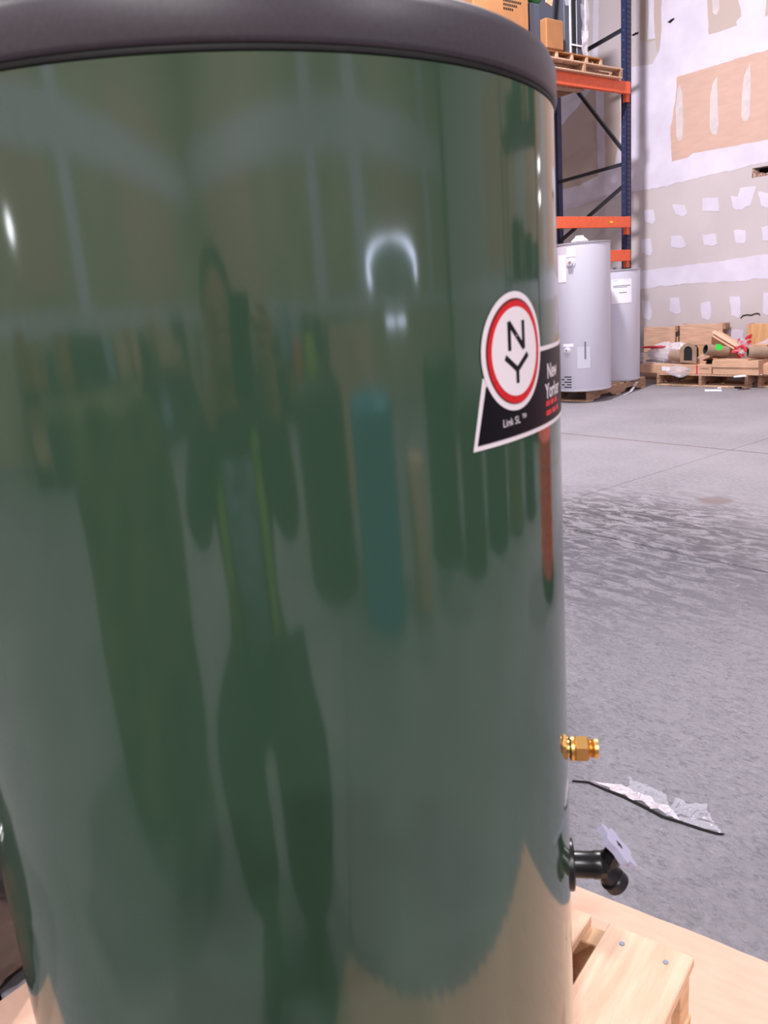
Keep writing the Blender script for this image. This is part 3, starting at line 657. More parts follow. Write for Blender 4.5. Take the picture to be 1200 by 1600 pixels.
# pulp elbow with arched opening
a = ony(1060, 574, 8.50)
t = thing('pulp_elbow', 'grey-brown moulded fibre packing piece with arched opening on the long carton', 'packing', (a.x, 8.50, .27))
def arch(w, h, n=12): return [(-w, 0)]+[(-w*math.cos(PI*i/n), h-w+w*math.sin(PI*i/n)) for i in range(n+1)]+[(w, 0)]
q = BM(); outer = [(-.10, 0), (-.105, .16), (-.06, .205), (.0, .225), (.05, .215), (.105, .17), (.11, .0)]; inner = [(x+.0, z_+.02) for x, z_ in arch(.055, .165)]
vo = [q.verts.new((x+.12, 0, z_)) for x, z_ in outer]; 
import mathutils
tess = mathutils.geometry.tessellate_polygon([[Vector((x+.12, 0, z_)) for x, z_ in outer], [Vector((x+.12, 0, z_)) for x, z_ in inner]])
vi = [q.verts.new((x+.12, 0, z_)) for x, z_ in inner]; allv = vo+vi
for tri in tess: q.faces.new([allv[i] for i in tri])
ex = bmesh.ops.extrude_face_region(q, geom=q.faces[:]); bmesh.ops.translate(q, vec=(0, .012, 0), verts=[g for g in ex['geom'] if isinstance(g, bmesh.types.BMVert)])
obj('flange', q, MT['pulp'], t)
q = BM(); lathe(q, [(.062, 0), (.060, .03), (.085, .17), (.07, .19)], 24, Matrix.Translation((-.16, .09, .07)) @ Matrix.Rotation(PI/2, 4, 'Y') @ Matrix.Rotation(-.05, 4, 'X')); obj('duct_neck', q, MT['pulp'], t, True)
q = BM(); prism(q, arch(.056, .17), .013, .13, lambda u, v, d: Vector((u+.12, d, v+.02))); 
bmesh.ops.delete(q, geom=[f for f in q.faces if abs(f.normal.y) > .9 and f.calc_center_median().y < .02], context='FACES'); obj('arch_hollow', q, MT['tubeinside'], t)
# tubes
def open_tube(label, a, c, r, m, name='cardboard_tube'):
    a, c = Vector(a), Vector(c); t = thing(name, label, 'tube', tuple((a+c)/2)); L_ = (c-a).length
    m4 = Matrix.Translation(-(c-a)/2) @ (c-a).to_track_quat('Z', 'Y').to_matrix().to_4x4(); q_ = BM()
    lathe(q_, [(r*.82, .003), (r*.84, 0), (r, 0), (r, L_), (r*.82, L_)], 28, m4); smooth_by_angle(obj('outer_wall', q_, m, t), 40)
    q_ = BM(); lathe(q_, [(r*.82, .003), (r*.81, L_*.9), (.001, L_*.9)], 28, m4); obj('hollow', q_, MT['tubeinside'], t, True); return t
a = ony(1102, 546, 8.48); c = ony(1130, 549, 8.66)
t = open_tube('short brown fibre tube tilted towards the viewer with a green tag', (a.x, 8.48, a.z), (c.x+.02, 8.70, c.z-.01), .062, MT['pulp'])
q = BM(); g0 = ony(1123, 541.5, 8.47)-t.location
prism(q, rough_poly([(-.045, -.028), (.0, -.04), (.05, -.022), (.035, .012), (.005, .026), (-.035, .036)], .02, .006, 2), 0, .003, lambda u, v, d: Vector((g0.x+u, g0.y+d+.04*u, g0.z+v))); obj('green_tag', q, MT['green_tag'], t, label='bright green tag')
a = ony(1169, 551, 8.46)
open_tube('long brown fibre tube lying at the right edge of the heap', (a.x, 8.45, a.z), (a.x+.50, 8.92, a.z-.02), .058, MT['pulp'])
# curved half shell with a black block beneath
q = BM(); a = ony(1117, 562, 8.64); m4 = Matrix.Rotation(PI/2, 4, 'Y')
n = 14
for k in range(n):
    pass
vv = []
for k in range(n+1):
    u = k/n; x = -.17+.34*u; z_ = .05*math.sin(PI*u)**.8
    vv.append([q.verts.new((x, 0, z_)), q.verts.new((x*.95, .14, z_+.025)), q.verts.new((x*.95, .14, z_+.013)), q.verts.new((x, 0, z_-.012))])
for k in range(n):
    for j in range(4): q.faces.new((vv[k][j], vv[k+1][j], vv[k+1][(j+1) % 4], vv[k][(j+1) % 4]))
sh = obj('curved_shell', q, MT['pulp'], None, True, (a.x, 8.64, a.z-.02)); tag(sh, 'shallow curved fibre shell, dark underneath, behind the flap carton', 'packing')
q = BM(); box(q, -.13, .13, .02, .13, -.03, .008); o = obj('black_block', q, MT['slot'], sh, label='black block under the shell')
for lb_, (px_, py_), yy_, (w_, d_, h_), ry, rz_, m_ in (('small crushed brown carton flap behind the arched fibre piece', (1097, 566), 8.62, (.10, .05, .05), .25, .3, 'card2'),
        ('narrow brown corner board propped under the short tube', (1106, 556), 8.63, (.26, .03, .05), -.35, .1, 'card'),
        ('torn brown carton wedge behind the long right tube', (1192, 561), 8.60, (.14, .05, .06), .3, -.2, 'card2')):
    p = ony(px_, py_, yy_); q = BM(); box(q, -w_/2, w_/2, -d_/2, d_/2, -h_/2, h_/2, .006)
    for v in q.verts: v.co.z += noise.noise(v.co*15)*.02
    o = obj('cardboard_piece', q, MT[m_], None, False, tuple(p)); o.rotation_euler = (0, ry, rz_); tag(o, lb_, 'cardboard')
# wrapped bundle with red tape
def blob(name, label, cat, c_, sx, sy, sz, m, seed, amp=.03, seg=28, parent=None):
    q_ = BM(); bmesh.ops.create_uvsphere(q_, u_segments=seg, v_segments=seg//2, radius=1)
    for v in q_.verts: v.co = Vector((v.co.x*sx, v.co.y*sy, v.co.z*sz))
    crumple(q_, amp, 9, seed); o = obj(name, q_, m, parent, False, c_); 
    if cat: tag(o, label, cat)
    return o
c = ony(1030, 556, 8.62)
t = thing('plastic_bundle', 'clear and milky plastic bags with magenta edge, left end of the heap', 'plastic bag', (c.x, 8.80, .245))
blob('milky_film', None, None, (.03, -.02, .11), .30, .13, .13, MT['film_dense'], 5, .035, parent=t)
blob('clear_film', None, None, (-.14, -.10, .06), .22, .13, .09, MT['film'], 6, .05, parent=t)
blob('magenta_band', None, None, (-.12, -.12, .19), .17, .06, .014, MT['red_tape'], 7, .01, parent=t)
blob('folded_insert', None, None, (-.10, -.01, .015), .20, .10, .02, MT['slot'], 8, .01, parent=t)
c = onz(1008, 589, .18)
blob('film_scrap', 'crumpled clear film drooping beside the base of the shorter grey tank', 'plastic scrap', (c.x+.03, 8.38, .185), .17, .06, .055, MT['film'], 9, .04)
c = ony(1148, 553, 8.52)
t = thing('taped_bundle', 'torn clear plastic tangled with bright red tape between the two tubes', 'plastic bag', (c.x, 8.72, c.z+.02))
blob('clear_film', None, None, (0, 0, 0), .10, .08, .085, MT['film'], 11, .05, parent=t)
for k in range(9):
    rnd = random.Random(k+3); q_ = BM(); p = Vector((rnd.uniform(-.11, .12), rnd.uniform(-.08, -.02), rnd.uniform(-.07, .10))); dd = Vector((rnd.uniform(-.06, .06), rnd.uniform(-.02, .02), rnd.uniform(-.05, .05)))
    bar(q_, p-dd, p+dd, .028, .006, (0, -1, .3)); crumple(q_, .01, 20, k); obj('red_tape', q_, MT['red_tape'], t)
c = ony(1186, 535, 8.85)
q = BM(); prism(q, [(-.12, -.04), (.12, -.045), (.11, .03), (.07, .065), (.02, .02)], 0, .02, lambda u, v, d: Vector((u, d, v))); crumple(q, .008, 12, 2)
tag(obj('plastic_film', q, MT['film_dense'], None, False, (c.x, 8.965, c.z)), 'pinkish milky film peak in front of the right crate', 'plastic bag')
c = ony(1160, 531, 8.80); q = BM()
for k in range(5):
    rnd = random.Random(k+30); p = Vector((rnd.uniform(-.05, .12), rnd.uniform(-.02, .02), rnd.uniform(-.05, .04))); dd = Vector((rnd.uniform(-.05, .05), 0, rnd.uniform(-.03, .03))); bar(q, p-dd, p+dd, .025, .008, (0, -1, .3))
tag(obj('red_tape_tangle', q, MT['red_tape'], None, False, (c.x, 8.85, c.z)), 'tangle of red tape at the left edge of the right crate', 'tape')
# papers
def paper(label, pix, z_=.002, th=.004):
    P_ = [onz(*p, z_) for p in pix]; c_ = sum(P_, Vector())/len(P_); q_ = BM(); prism(q_, [(p.x-c_.x, p.y-c_.y) for p in P_], 0, th, lambda u, v, d: Vector((u, v, d)))
    tag(obj('paper_scrap', q_, MT['paper'], None, False, (c_.x, c_.y, z_)), label, 'paper')
paper('long white paper strip on the floor in front of the heaped pallet', [(1101, 609), (1127, 609), (1128, 611.5), (1101, 611.5)])
paper('small white paper flake beside the long floor strip', [(1121, 605), (1127, 605), (1127, 607), (1121, 607)])
paper('white paper strip on the pallet edge before the flap carton', [(1148, 587.5), (1165, 586), (1166, 588.5), (1146, 590)], .147)
paper('small white scrap on the pallet right corner', [(1186, 582), (1190, 583), (1191, 586), (1186, 586)], .147)
q = BM(); box(q, -.04, .04, -.015, .015, 0, .02, .006); c = onz(1153, 607); tag(obj('black_scrap', q, MT['slot'], None, False, (c.x, c.y, .001)), 'small black scrap at the foot of the heaped pallet', 'scrap')
# broken strap from the heater pallet
q = BM(); pts = [onz(995, 597, .11), onz(991, 604, .05), onz(985, 612, .012), onz(976, 617, .006)]; c = pts[-1].copy(); c.z = 0
for a, d in zip(pts, pts[1:]): bar(q, a-c, d-c, .03, .004)
tag(obj('plastic_strap', q, MT['film_dense'], None, False, tuple(c)), 'whitish strap curling off the pallet under the grey tanks', 'strap')

# ================================================================== RACK
RX, RY = -6.13, 8.41          # front corner of the near post: +X face, -Y face
rack = thing('pallet_rack', 'tall navy pallet rack with orange beams against the drywall wall', 'rack', (RX, RY, 0))
def post(x, y, holes=True):
    q_ = BM(); W2 = .085
    for a in ((x-.075, x, y, y+.004), (x-.004, x, y, y+W2), (x-.075, x, y+W2-.004, y+W2)): box(q_, a[0], a[1], a[2], a[3], 0, 6.4)
    o = obj('upright_post', q_, MT['blue'], rack)
    if holes:
        q_ = BM(); z_ = .5
        while z_ < 4.6:
            for yy in (y+.022, y+W2-.022): prism(q_, [(-.006, -.010), (.006, -.010), (.009, .008), (0, .014), (-.009, .008)], 0, .001, lambda u, v, d, yy=yy, z_=z_: Vector((x+.0004+d, yy+u, z_+v)))
            z_ += .05
        h_ = obj('slot_hole', q_, MT['slot'], o); h_['kind'] = 'stuff'
        q_ = BM(); z_ = .55
        while z_ < 4.6:
            prism(q_, [(-.004, -.006), (.004, -.006), (.004, .006), (-.004, .006)], 0, .001, lambda u, v, d, z_=z_: Vector((x-.040+u, y-.0004-d, z_+v))); z_ += .1
        h_ = obj('side_hole', q_, MT['ink'], o); h_['kind'] = 'stuff'
    q_ = BM(); box(q_, x-.09, x+.02, y-.02, y+W2+.02, 0, .008); obj('foot_plate', q_, MT['blue'], rack)
    return o
FD = 1.10
for (px_, py_, hl) in ((0, 0, True), (-FD+.075, 0, False), (0, -2.75, True), (-FD+.075, -2.75, False)): post(px_, py_, hl)
def brace(z0_, z1_, yb=.03, flat=False, m='bluedark'):
    q_ = BM(); bar(q_, (-.05, yb, z0_), (-FD+.03, yb, z1_), .035, .036); return obj('brace', q_, MT[m], rack)
for yb in (.03, -2.72):
    for z0_, z1_ in ((.3, .3), (.35, 1.3), (1.35, 1.35), (2.33, 1.78), (2.56, 2.51), (2.68, 3.90), (3.97, 3.82), (5.1, 5.1)): brace(z0_, z1_, yb)
def beam(x, zt, zb_, lab=None, end=True, m='orange'):
    t_ = obj('beam', BM(), MT[m], rack); q_ = BM(); box(q_, x+.004, x+.052, -2.66, .004, zb_, zt, .003)
    if end:
        for yy in (-.016, -2.70):
            box(q_, x+.003, x+.010, yy, yy+.056, zb_-.075, zt+.002); box(q_, x-.035, x+.010, yy-.004, yy, zb_-.075, zt+.002)
    q_.to_mesh(t_.data); q_.free(); return t_
b1 = beam(0, 3.40, 3.275); b2 = beam(0, 1.965, 1.845); b3 = beam(0, 1.595, 1.47)
for zt, zb_ in ((3.40, 3.275), (1.965, 1.845), (1.595, 1.47)): beam(-FD-.052, zt, zb_, m='orange')
q = BM(); box(q, .0521, .0535, -.39, -.33, 1.895, 1.915); obj('beam_sticker', q, MT['yellow'], b2, label='small yellow sticker on the beam')
# load on the top beam level
X1 = RX+.02
pl = std_pallet('weathered pallet resting across the top orange beams', (RX+.10, 8.20, 3.4005), PI, 1.15, 1.30, .105, 8, MT['oldwood'], MT['oldwood2'], notch=.0)
pl2 = std_pallet('small amber pallet stacked on the top rack pallet', (RX+.06, 7.90, 3.506), PI, .95, 1.0, .078, 9, MT['cardorange'], MT['oldwood'], nst=5, notch=0)
ZT = 3.585
def rbox(name, label, cat, X, pixl, pixr, zt, depth, m, zb_=ZT, bev=.01):
    ya = onx(pixl[0], pixl[1], X).y; yb = onx(pixr[0], pixr[1], X).y; t_ = thing(name, label, cat, (X, (ya+yb)/2, zb_))
    q_ = BM(); box(q_, -depth, 0, -(yb-ya)/2, (yb-ya)/2, 0, zt-zb_, bev); obj('body', q_, m, t_); return t_, (yb-ya)/2
t1, hw = rbox('cardboard_box', 'tall orange-brown carton with rounded edge on the small rack pallet', 'box', -6.06, (854, 60), (881, 60), onx(868, 30, -6.06).z, .20, MT['cardorange'])
# big carton further left with print
t2, hw = rbox('cardboard_box', 'large orange-brown carton with printed lines peeking over the green tank lid', 'box', -5.95, (740, 20), (826, 20), 4.6, .22, MT['cardorange'], 3.507)
for k, zz in enumerate((0, .035, .07)):
    p = onx(786, 1, -5.95); q = BM()
    for j in range(9 - 2*k): box(q, 0, .002, p.y-t2.location.y+j*.028, p.y-t2.location.y+j*.028+.020, p.z-t2.location.z-zz, p.z-t2.location.z-zz+.018)
    obj('print_line', q, MT['slot'], t2)
t3, hw = rbox('steel_bin', 'charcoal grey angled metal casing between the two orange-brown cartons', 'casing', -6.13, (829, 20), (844, 20), onx(845, 10, -6.13).z+.02, .3, MT['charcoal'])
q = BM(); bmesh.ops.create_uvsphere(q, u_segments=16, v_segments=8, radius=.06); p = onx(835, 5, -6.2)-t3.location
for v in q.verts: v.co = Vector((v.co.x, v.co.y*1.6, v.co.z))+Vector((p.x, p.y, p.z+.05))
obj('green_part', q, MT['greencasing'], t3, True, label='green fitting on top of the casing')
t4, hw = rbox('wrapped_cabinet', 'tall dark cabinet with white edge strips wrapped in clear film beside the rack post', 'cabinet', -6.15, (882, 60), (916, 60), 4.75, .5, MT['charcoal'])
yl = -hw; yr = hw
def strip4(x, w_, m, dz0=0, dz1=1.1, name='edge_strip', label=None, X=.006):
    y_ = onx(x, 60, -6.15).y-t4.location.y; q_ = BM(); box(q_, 0, X, y_-w_/2, y_+w_/2, dz0, dz1); return obj(name, q_, m, t4, label=label)
strip4(891, .022, MT['paper'], .03, 1.1, label='white edge strip'); strip4(914.5, .018, MT['paper'], .06, 1.1, label='white edge strip')
strip4(897, .05, MT['slot'], .0, 1.1, 'door_gap', 'black gap between cabinet doors', .003)
strip4(901, .010, MT['heater_rim'], .0, 1.1, 'hinge_strip', None, .005)
q = BM(); y0_ = onx(891, 60, -6.15).y-t4.location.y; y1_ = onx(909, 60, -6.15).y-t4.location.y; box(q, .006, .012, y0_, y1_, .10, .115); obj('cross_strip', q, MT['paper'], t4)
q = BM(); pc = onx(889, 15, -6.15).y-t4.location.y; box(q, .007, .012, pc-.02, pc+.10, .55, 1.1); obj('paper_sheet', q, MT['paper'], t4)
def hang_film(xa, xb, za, zb_, seed, m):
    q_ = BM(); ya = onx(xa, 50, -6.15).y-t4.location.y; yb = onx(xb, 50, -6.15).y-t4.location.y
    sheet(q_, (.04, ya, zb_), (.04, yb, zb_), (.04, (ya+yb)/2+.05, za), (.04, (ya+yb)/2-.02, za), 14, 26)
    for v in q_.verts: v.co += Vector((noise.noise(v.co*14+Vector((seed, 0, 0)))*.02, noise.noise(Vector((v.co.y*4, v.co.z*6, seed)))*.04, 0))
    obj('stretch_film', q_, m, t4)
hang_film(901, 917, .02, 1.1, 2, MT['film']); hang_film(903, 912, .02, .5, 3, MT['film']); hang_film(903, 914, .0, .25, 6, MT['film_dense']); hang_film(872, 892, .45, 1.1, 4, MT['film'])
p = onx(871, 17, -6.07); q = BM(); box(q, -.012, 0, -.05, .05, -.30, .12, .003); t5 = obj('wooden_offcut', q, MT['oldwood'], None, False, (-6.115, p.y, 4.30)); t5.rotation_euler = (-.25, 0, 0)
tag(t5, 'slanted brown board leaning between the tall carton and the wrapped cabinet', 'board')

# ================================================================== THINGS SEEN ONLY AS REFLECTIONS IN THE TANK
def cyl_thing(name, label, cat, x, y, r, z1, m, group=None, seg=32, lid=None):
    t_ = thing(name, label, cat, (x, y, 0), 0, group); q_ = BM()
    lathe(q_, [(.001, .002), (r, .002), (r, z1-.03), (r*.9, z1-.004), (.001, z1)], seg); smooth_by_angle(obj('tank_shell', q_, m, t_), 40); return t_
PX, PY = -.46, .40            # about where the tank surface mirrors the room
def pol(az, d): return PX+d*math.cos(math.radians(az)), PY+d*math.sin(math.radians(az))
x, y = pol(9.5, 2.48); cyl_thing('water_heater', 'blue enamelled tank mirrored in the middle of the green tank', 'water heater', x, y, .32, .87, MT['bluetank'])
x, y = pol(-8, 3.0); cyl_thing('water_heater', 'dark green tank mirrored left of the blue one', 'water heater', x, y, .42, .90, MT['darktank'])
x, y = pol(24.5, 2.5); t = cyl_thing('cardboard_tube', 'standing beige concrete form tube mirrored right of the blue tank', 'tube', x, y, .15, .62, MT['card'])
for k, (az_, d_, r_, z_, m_) in enumerate(((36, 3.2, .34, .95, 'darktank'), (49, 3.0, .26, .75, 'jacket'), (61, 3.4, .32, .60, 'darktank'), (72, 3.6, .26, .62, 'olive'), (82, 3.9, .24, .70, 'darktank'))):
    x, y = pol(az_, d_); cyl_thing('water_heater', ('tall dark tank', 'slate dark tank', 'short dark tank', 'olive drab tank', 'slim dark tank')[k]+' mirrored right of the beige tube', 'water heater', x, y, r_, z_, MT[m_])
x, y = pol(96, 2.72)
t = thing('recycling_bin', 'stack of red plastic bins mirrored near the right edge of the green tank', 'bin', (x, y, 0)); 
q = BM(); lathe(q, [(.001, .002), (.27, .002), (.28, .05), (.28, .09), (.001, .09)], 28); obj('dark_base', q, MT['darktank'], t)
for k in range(6):
    z0_ = .09+k*.095; q = BM(); lathe(q, [(.001, z0_+.002), (.255, z0_+.002), (.275, z0_+.075), (.29, z0_+.08), (.29, z0_+.09), (.001, z0_+.09)], 28); smooth_by_angle(obj('bin_tub', q, MT['redbin'], t), 30)
for az_, d_, hw_, z_, m_, lb_ in ((5, 4.6, .55, 1.08, 'card', 'wide tan carton mirrored above the blue tank'), (-12.5, 4.6, .10, 1.02, 'orange', 'slim orange carton mirrored left of the tan one'), (-8.5, 4.4, .12, 1.04, 'hivis', 'slim lime carton mirrored beside the orange one')):
    x, y = pol(az_, d_); t_ = thing('tall_box', lb_, 'box', (x, y, 0), math.radians(az_)); q_ = BM(); box(q_, -.2, .2, -hw_, hw_, .0, z_, .01); obj('carton', q_, MT[m_], t_)
    q_ = BM(); box(q_, -.204, -.2005, -hw_*.1, hw_*.1, .0, z_-.01); obj('packing_tape', q_, MT['card2'], t_)
# olive canvas bundle
x, y = -.06, -1.22; q = BM(); bmesh.ops.create_icosphere(q, subdivisions=5, radius=1)
for v in q.verts:
    v.co = Vector((max(-.85, min(.85, v.co.x*1.25))*.46, max(-.8, min(.8, v.co.y*1.2))*.34, max(-.8, min(.8, v.co.z*1.2))*.62))
    f_ = noise.noise(Vector((v.co.x*6, v.co.y*6, v.co.z*2.5)))*.055+noise.noise(v.co*13)*.02; v.co += v.co.normalized()*f_
q.verts.ensure_lookup_table(); mz = min(v.co.z for v in q.verts)
tag(obj('canvas_bundle', q, MT['olive'], None, True, (x, y, -mz+.002)), 'olive canvas-covered load mirrored at the left of the green tank', 'bundle')
# dark metal door frame post and shelving near the east wall
q = BM(); box(q, -.05, .05, -.05, .05, .0, ZC-.001); tag(obj('steel_column', q, MT['darktank'], None, False, (*pol(43, 6.3), 0)), 'thin dark steel column mirrored right of the glowing oval', 'column')
def shelf(label, x0_, x1_, y0_, y1_, zs, h, m, goods, seed, nposts=4):
    t_ = thing('storage_shelf', label, 'shelf', ((x0_+x1_)/2, (y0_+y1_)/2, 0)); cx_, cy_ = t_.location.x, t_.location.y
    for xx in (x0_, x1_-.06):
        for yy in (y0_, y1_-.06): q_ = BM(); box(q_, xx-cx_, xx-cx_+.06, yy-cy_, yy-cy_+.06, 0, h); obj('upright_post', q_, MT['blue'], t_)
    for zz in zs: q_ = BM(); box(q_, x0_-cx_, x1_-cx_, y0_-cy_, y1_-cy_, zz, zz+.03); obj('shelf_board', q_, MT[m], t_)
    rnd = random.Random(seed); longx = (x1_-x0_) > (y1_-y0_)
    for zz in zs:
        p = (x0_ if longx else y0_)+.1; e = (x1_ if longx else y1_)-.1
        while p < e-.5:
            w_ = rnd.uniform(.25, .6); hh_ = rnd.uniform(.2, .5); mm = rnd.choice(goods); lab = dict(card2='brown', darktank='dark green', charcoal='charcoal', olive='olive drab', jacket='blackish', green='glossy green', bluedark='dark steel', cardorange='orange-brown', shirt='blue-grey').get(mm, mm)
            q_ = BM(); dpt = (y1_-y0_ if longx else x1_-x0_)*.35
            box(q_, -(w_/2 if longx else dpt), (w_/2 if longx else dpt), -(dpt if longx else w_/2), (dpt if longx else w_/2), 0, hh_, .01)
            c_ = (p+w_/2, cy_, zz+.031) if longx else (cx_, p+w_/2, zz+.031)
            tag(obj('storage_box', q_, MT[mm], None, False, c_), lab+' storage box on the '+label, 'box', lab+' boxes on the '+label[:40].strip())
            p += w_+rnd.uniform(.03, .15)
GOODS = ['card2', 'darktank', 'charcoal', 'olive', 'jacket', 'green', 'bluedark', 'cardorange', 'darktank', 'shirt']
shelf('low storage shelf with mixed boxes along the east wall', 7.6, 8.6, -5.5, 1.8, (.15, .72), 1.1, 'bluedark', GOODS, 1)
shelf('low storage shelf with dark boxes along the south wall', -1.5, 6.5, -6.7, -5.8, (.15, .72), 1.1, 'bluedark', GOODS, 2)
shelf('tall storage rack with dark goods mirrored beside the badge', -.95, 1.7, 6.4, 7.4, (.15, 1.3, 2.4), 3.6, 'bluedark', ['darktank', 'charcoal', 'jacket', 'bluedark', 'olive', 'green'], 3)

# added glowing oval, stand-in for an unidentified bright ring, and small twin lamps (bright spots mirrored in the tank)
def oval_glow(label, az_, d_, zc, wx, hz, m, th=.035, bar_z=None):
    x, y = pol(az_, d_); t_ = thing('glow_oval', label, 'lamp', (x, y, 0), math.radians(az_)+PI/2); q_ = BM(); n_ = 40
    for i in range(n_):
        a_ = 2*PI*i/n_; c_ = 2*PI*(i+1)/n_
        if -2.7 < ((a_+PI) % (2*PI))-PI < -.45: continue
        tube(q_, (wx*math.cos(a_), 0, zc+hz*math.sin(a_)), (wx*math.cos(c_), 0, zc+hz*math.sin(c_)), th*(.55+.75*abs(math.cos(a_))), seg=8)
    obj('ring_tube', q_, m, t_)
    q_ = BM(); 
    lathe(q_, [(.001, 0), (.97, 0), (1.0, .02)], 40, Matrix.Translation((0, .03, zc)) @ Matrix.Diagonal((wx, 1, hz, 1)) @ Matrix.Rotation(PI/2, 4, 'X')); obj('reflector_plate', q_, MT['lampbody'], t_)
    q_ = BM(); tube(q_, (0, .06, 0), (0, .06, zc), .02, seg=8)
    for a_ in (0, 2.1, 4.2): tube(q_, (0, .06, .3), (.35*math.cos(a_), .06+.35*math.sin(a_), .01), .015, seg=8)
    obj('stand', q_, MT['lampbody'], t_)
    if bar_z: q_ = BM(); bar(q_, (-wx*.42, 0, bar_z), (wx*.42, 0, bar_z), .03, .035); obj('bar_tube', q_, m, t_)
    return t_
oval_glow('added glowing oval with bright cool rim mirrored near the tank centre', 21.2, 4.0, 1.385, .60, .15, MT['coolglow'], .034, 1.10)
for az_, d_, zs_, r_, lb in ((-93, 5.2, (1.82,), .085, 'small bright lamp on a thin stand mirrored at the left edge of the green tank'), (97, 5.6, (2.06, 1.84), .045, 'twin bright lamps on a thin stand mirrored at the right edge of the green tank')):
    x, y = pol(az_, d_); t_ = thing('stand_lamp', lb, 'lamp', (x, y, 0))
    for z_ in zs_:
        q_ = BM(); bmesh.ops.create_uvsphere(q_, u_segments=16, v_segments=10, radius=r_, matrix=Matrix.Translation((0, 0, z_))); obj('bulb', q_, MT['lampglow'], t_, True)
    q_ = BM(); tube(q_, (0, 0, 0), (0, 0, zs_[-1]-r_), .015, seg=8); obj('stand', q_, MT['lampbody'], t_)
# ------------------------------------------------------------------ the photographer
def skinned(name, verts, edges, radii, m, parent, sub=1, root=0):
    me = bpy.data.meshes.new(name); me.from_pydata([tuple(v) for v in verts], edges, []); me.materials.append(m)
    o = bpy.data.objects.new(name, me); COL.objects.link(o); o.parent = parent
    md = o.modifiers.new('skin', 'SKIN'); md.use_smooth_shade = True
    if not me.skin_vertices: me.skin_vertices.new()
    for i, r in enumerate(radii):
        rr_ = r if isinstance(r, tuple) else (r, r); me.skin_vertices[0].data[i].radius = rr_; me.skin_vertices[0].data[i].use_root = (i == root)
    sb = o.modifiers.new('subdivision', 'SUBSURF'); sb.levels = sub; sb.render_levels = sub
    return o
# local frame: +x faces the tank, z up; stands behind the camera
fx, fy = .300, -.290
ang = math.atan2(CY-fy, CX-fx)
ph = thing('person', 'person squatting with a phone, dark jacket with lime strips, blue-grey shirt, mirrored in green tank', 'person', (fx, fy, .006), ang)
Rm = Matrix.Rotation(-ang, 3, 'Z')
camL = Rm @ Vector((-fx, -fy, H-.006))       # the lens in the person's frame
J = {'pelvis': (-.10, 0, .44), 'waist': (-.08, 0, .66), 'chest': (-.04, 0, .88), 'neck': (0, 0, 1.05), 'head': (.04, 0, 1.18), 'crown': (.03, 0, 1.27),
     'hl': (-.08, .10, .42), 'kl': (.31, .16, .50), 'al': (.21, .125, .09), 'tl': (.35, .14, .04), 'hr': (-.08, -.10, .42), 'kr': (.34, -.15, .50), 'ar': (.22, -.115, .09), 'tr': (.36, -.13, .04),
     'sl': (-.03, .19, .99), 'el': (.14, .25, .82), 'wl': (camL.x-.07, camL.y+.095, camL.z-.05), 'sr': (-.03, -.19, .99), 'er': (.14, -.25, .82), 'wr': (camL.x-.07, camL.y-.095, camL.z-.05)}
names = list(J); ix = {k: i for i, k in enumerate(names)}
E_ = [(ix[a], ix[b_]) for a, b_ in (('pelvis', 'waist'), ('waist', 'chest'), ('chest', 'neck'), ('neck', 'head'), ('head', 'crown'), ('pelvis', 'hl'), ('hl', 'kl'), ('kl', 'al'), ('al', 'tl'), ('pelvis', 'hr'), ('hr', 'kr'), ('kr', 'ar'), ('ar', 'tr'), ('chest', 'sl'), ('sl', 'el'), ('el', 'wl'), ('chest', 'sr'), ('sr', 'er'), ('er', 'wr'))]
RB = dict(pelvis=.12, waist=.11, chest=.13, neck=.055, head=.085, crown=.06, hl=.08, kl=.055, al=.04, tl=.03, hr=.08, kr=.055, ar=.04, tr=.03, sl=.055, el=.042, wl=.028, sr=.055, er=.042, wr=.028)
skinned('body', [J[k] for k in names], E_, [RB[k] for k in names], MT['skin'], ph, 2)
def cloth(nm, keys, edges, rad, m, lab=None):
    o = skinned(nm, [J[k] if isinstance(k, str) else k for k in keys], edges, rad, m, ph, 2); 
    if lab: o['label'] = lab
    return o
lerp = lambda a, b_, t_: tuple(Vector(J[a]).lerp(Vector(J[b_]), t_))
cloth('jacket', ['waist', 'chest', (-.01, 0, 1.00), 'sl', 'el', lerp('el', 'wl', .75), 'sr', 'er', lerp('er', 'wr', .75), (-.09, 0, .54)], [(0, 1), (1, 2), (1, 3), (3, 4), (4, 5), (1, 6), (6, 7), (7, 8), (0, 9)], [.17, .175, .09, .085, .072, .05, .085, .072, .05, .19], MT['jacket'])
cloth('trousers', ['pelvis', 'hl', 'kl', lerp('kl', 'al', .92), 'hr', 'kr', lerp('kr', 'ar', .92), (-.09, 0, .60)], [(0, 1), (1, 2), (2, 3), (0, 4), (4, 5), (5, 6), (0, 7)], [.18, .15, .125, .105, .15, .145, .12, .17], MT['trousers'])
# open front of the shirt and lime strips as curved panels on the chest
def panel(nm, y0_, y1_, z0_, z1_, m, off=0, taper=0):
    q_ = BM(); ny, nz = 6, 10; g_ = []
    for j in range(nz+1):
        row = []
        for i in range(ny+1):
            f_ = i/ny; zz = z0_+(z1_-z0_)*j/nz; yy = (y0_+(y1_-y0_)*f_)*(1-taper*(1-j/nz))
            xx = .130+off-1.9*yy*yy-.25*abs(zz-.80)**1.6; row.append(q_.verts.new((xx, yy, zz)))
        g_.append(row)
    for j in range(nz):
        for i in range(ny): q_.faces.new((g_[j][i], g_[j][i+1], g_[j+1][i+1], g_[j+1][i]))
    ex_ = bmesh.ops.extrude_face_region(q_, geom=q_.faces[:]); bmesh.ops.translate(q_, vec=(-.02, 0, 0), verts=[g for g in ex_['geom'] if isinstance(g, bmesh.types.BMVert)])
    return obj(nm, q_, m, ph, True)
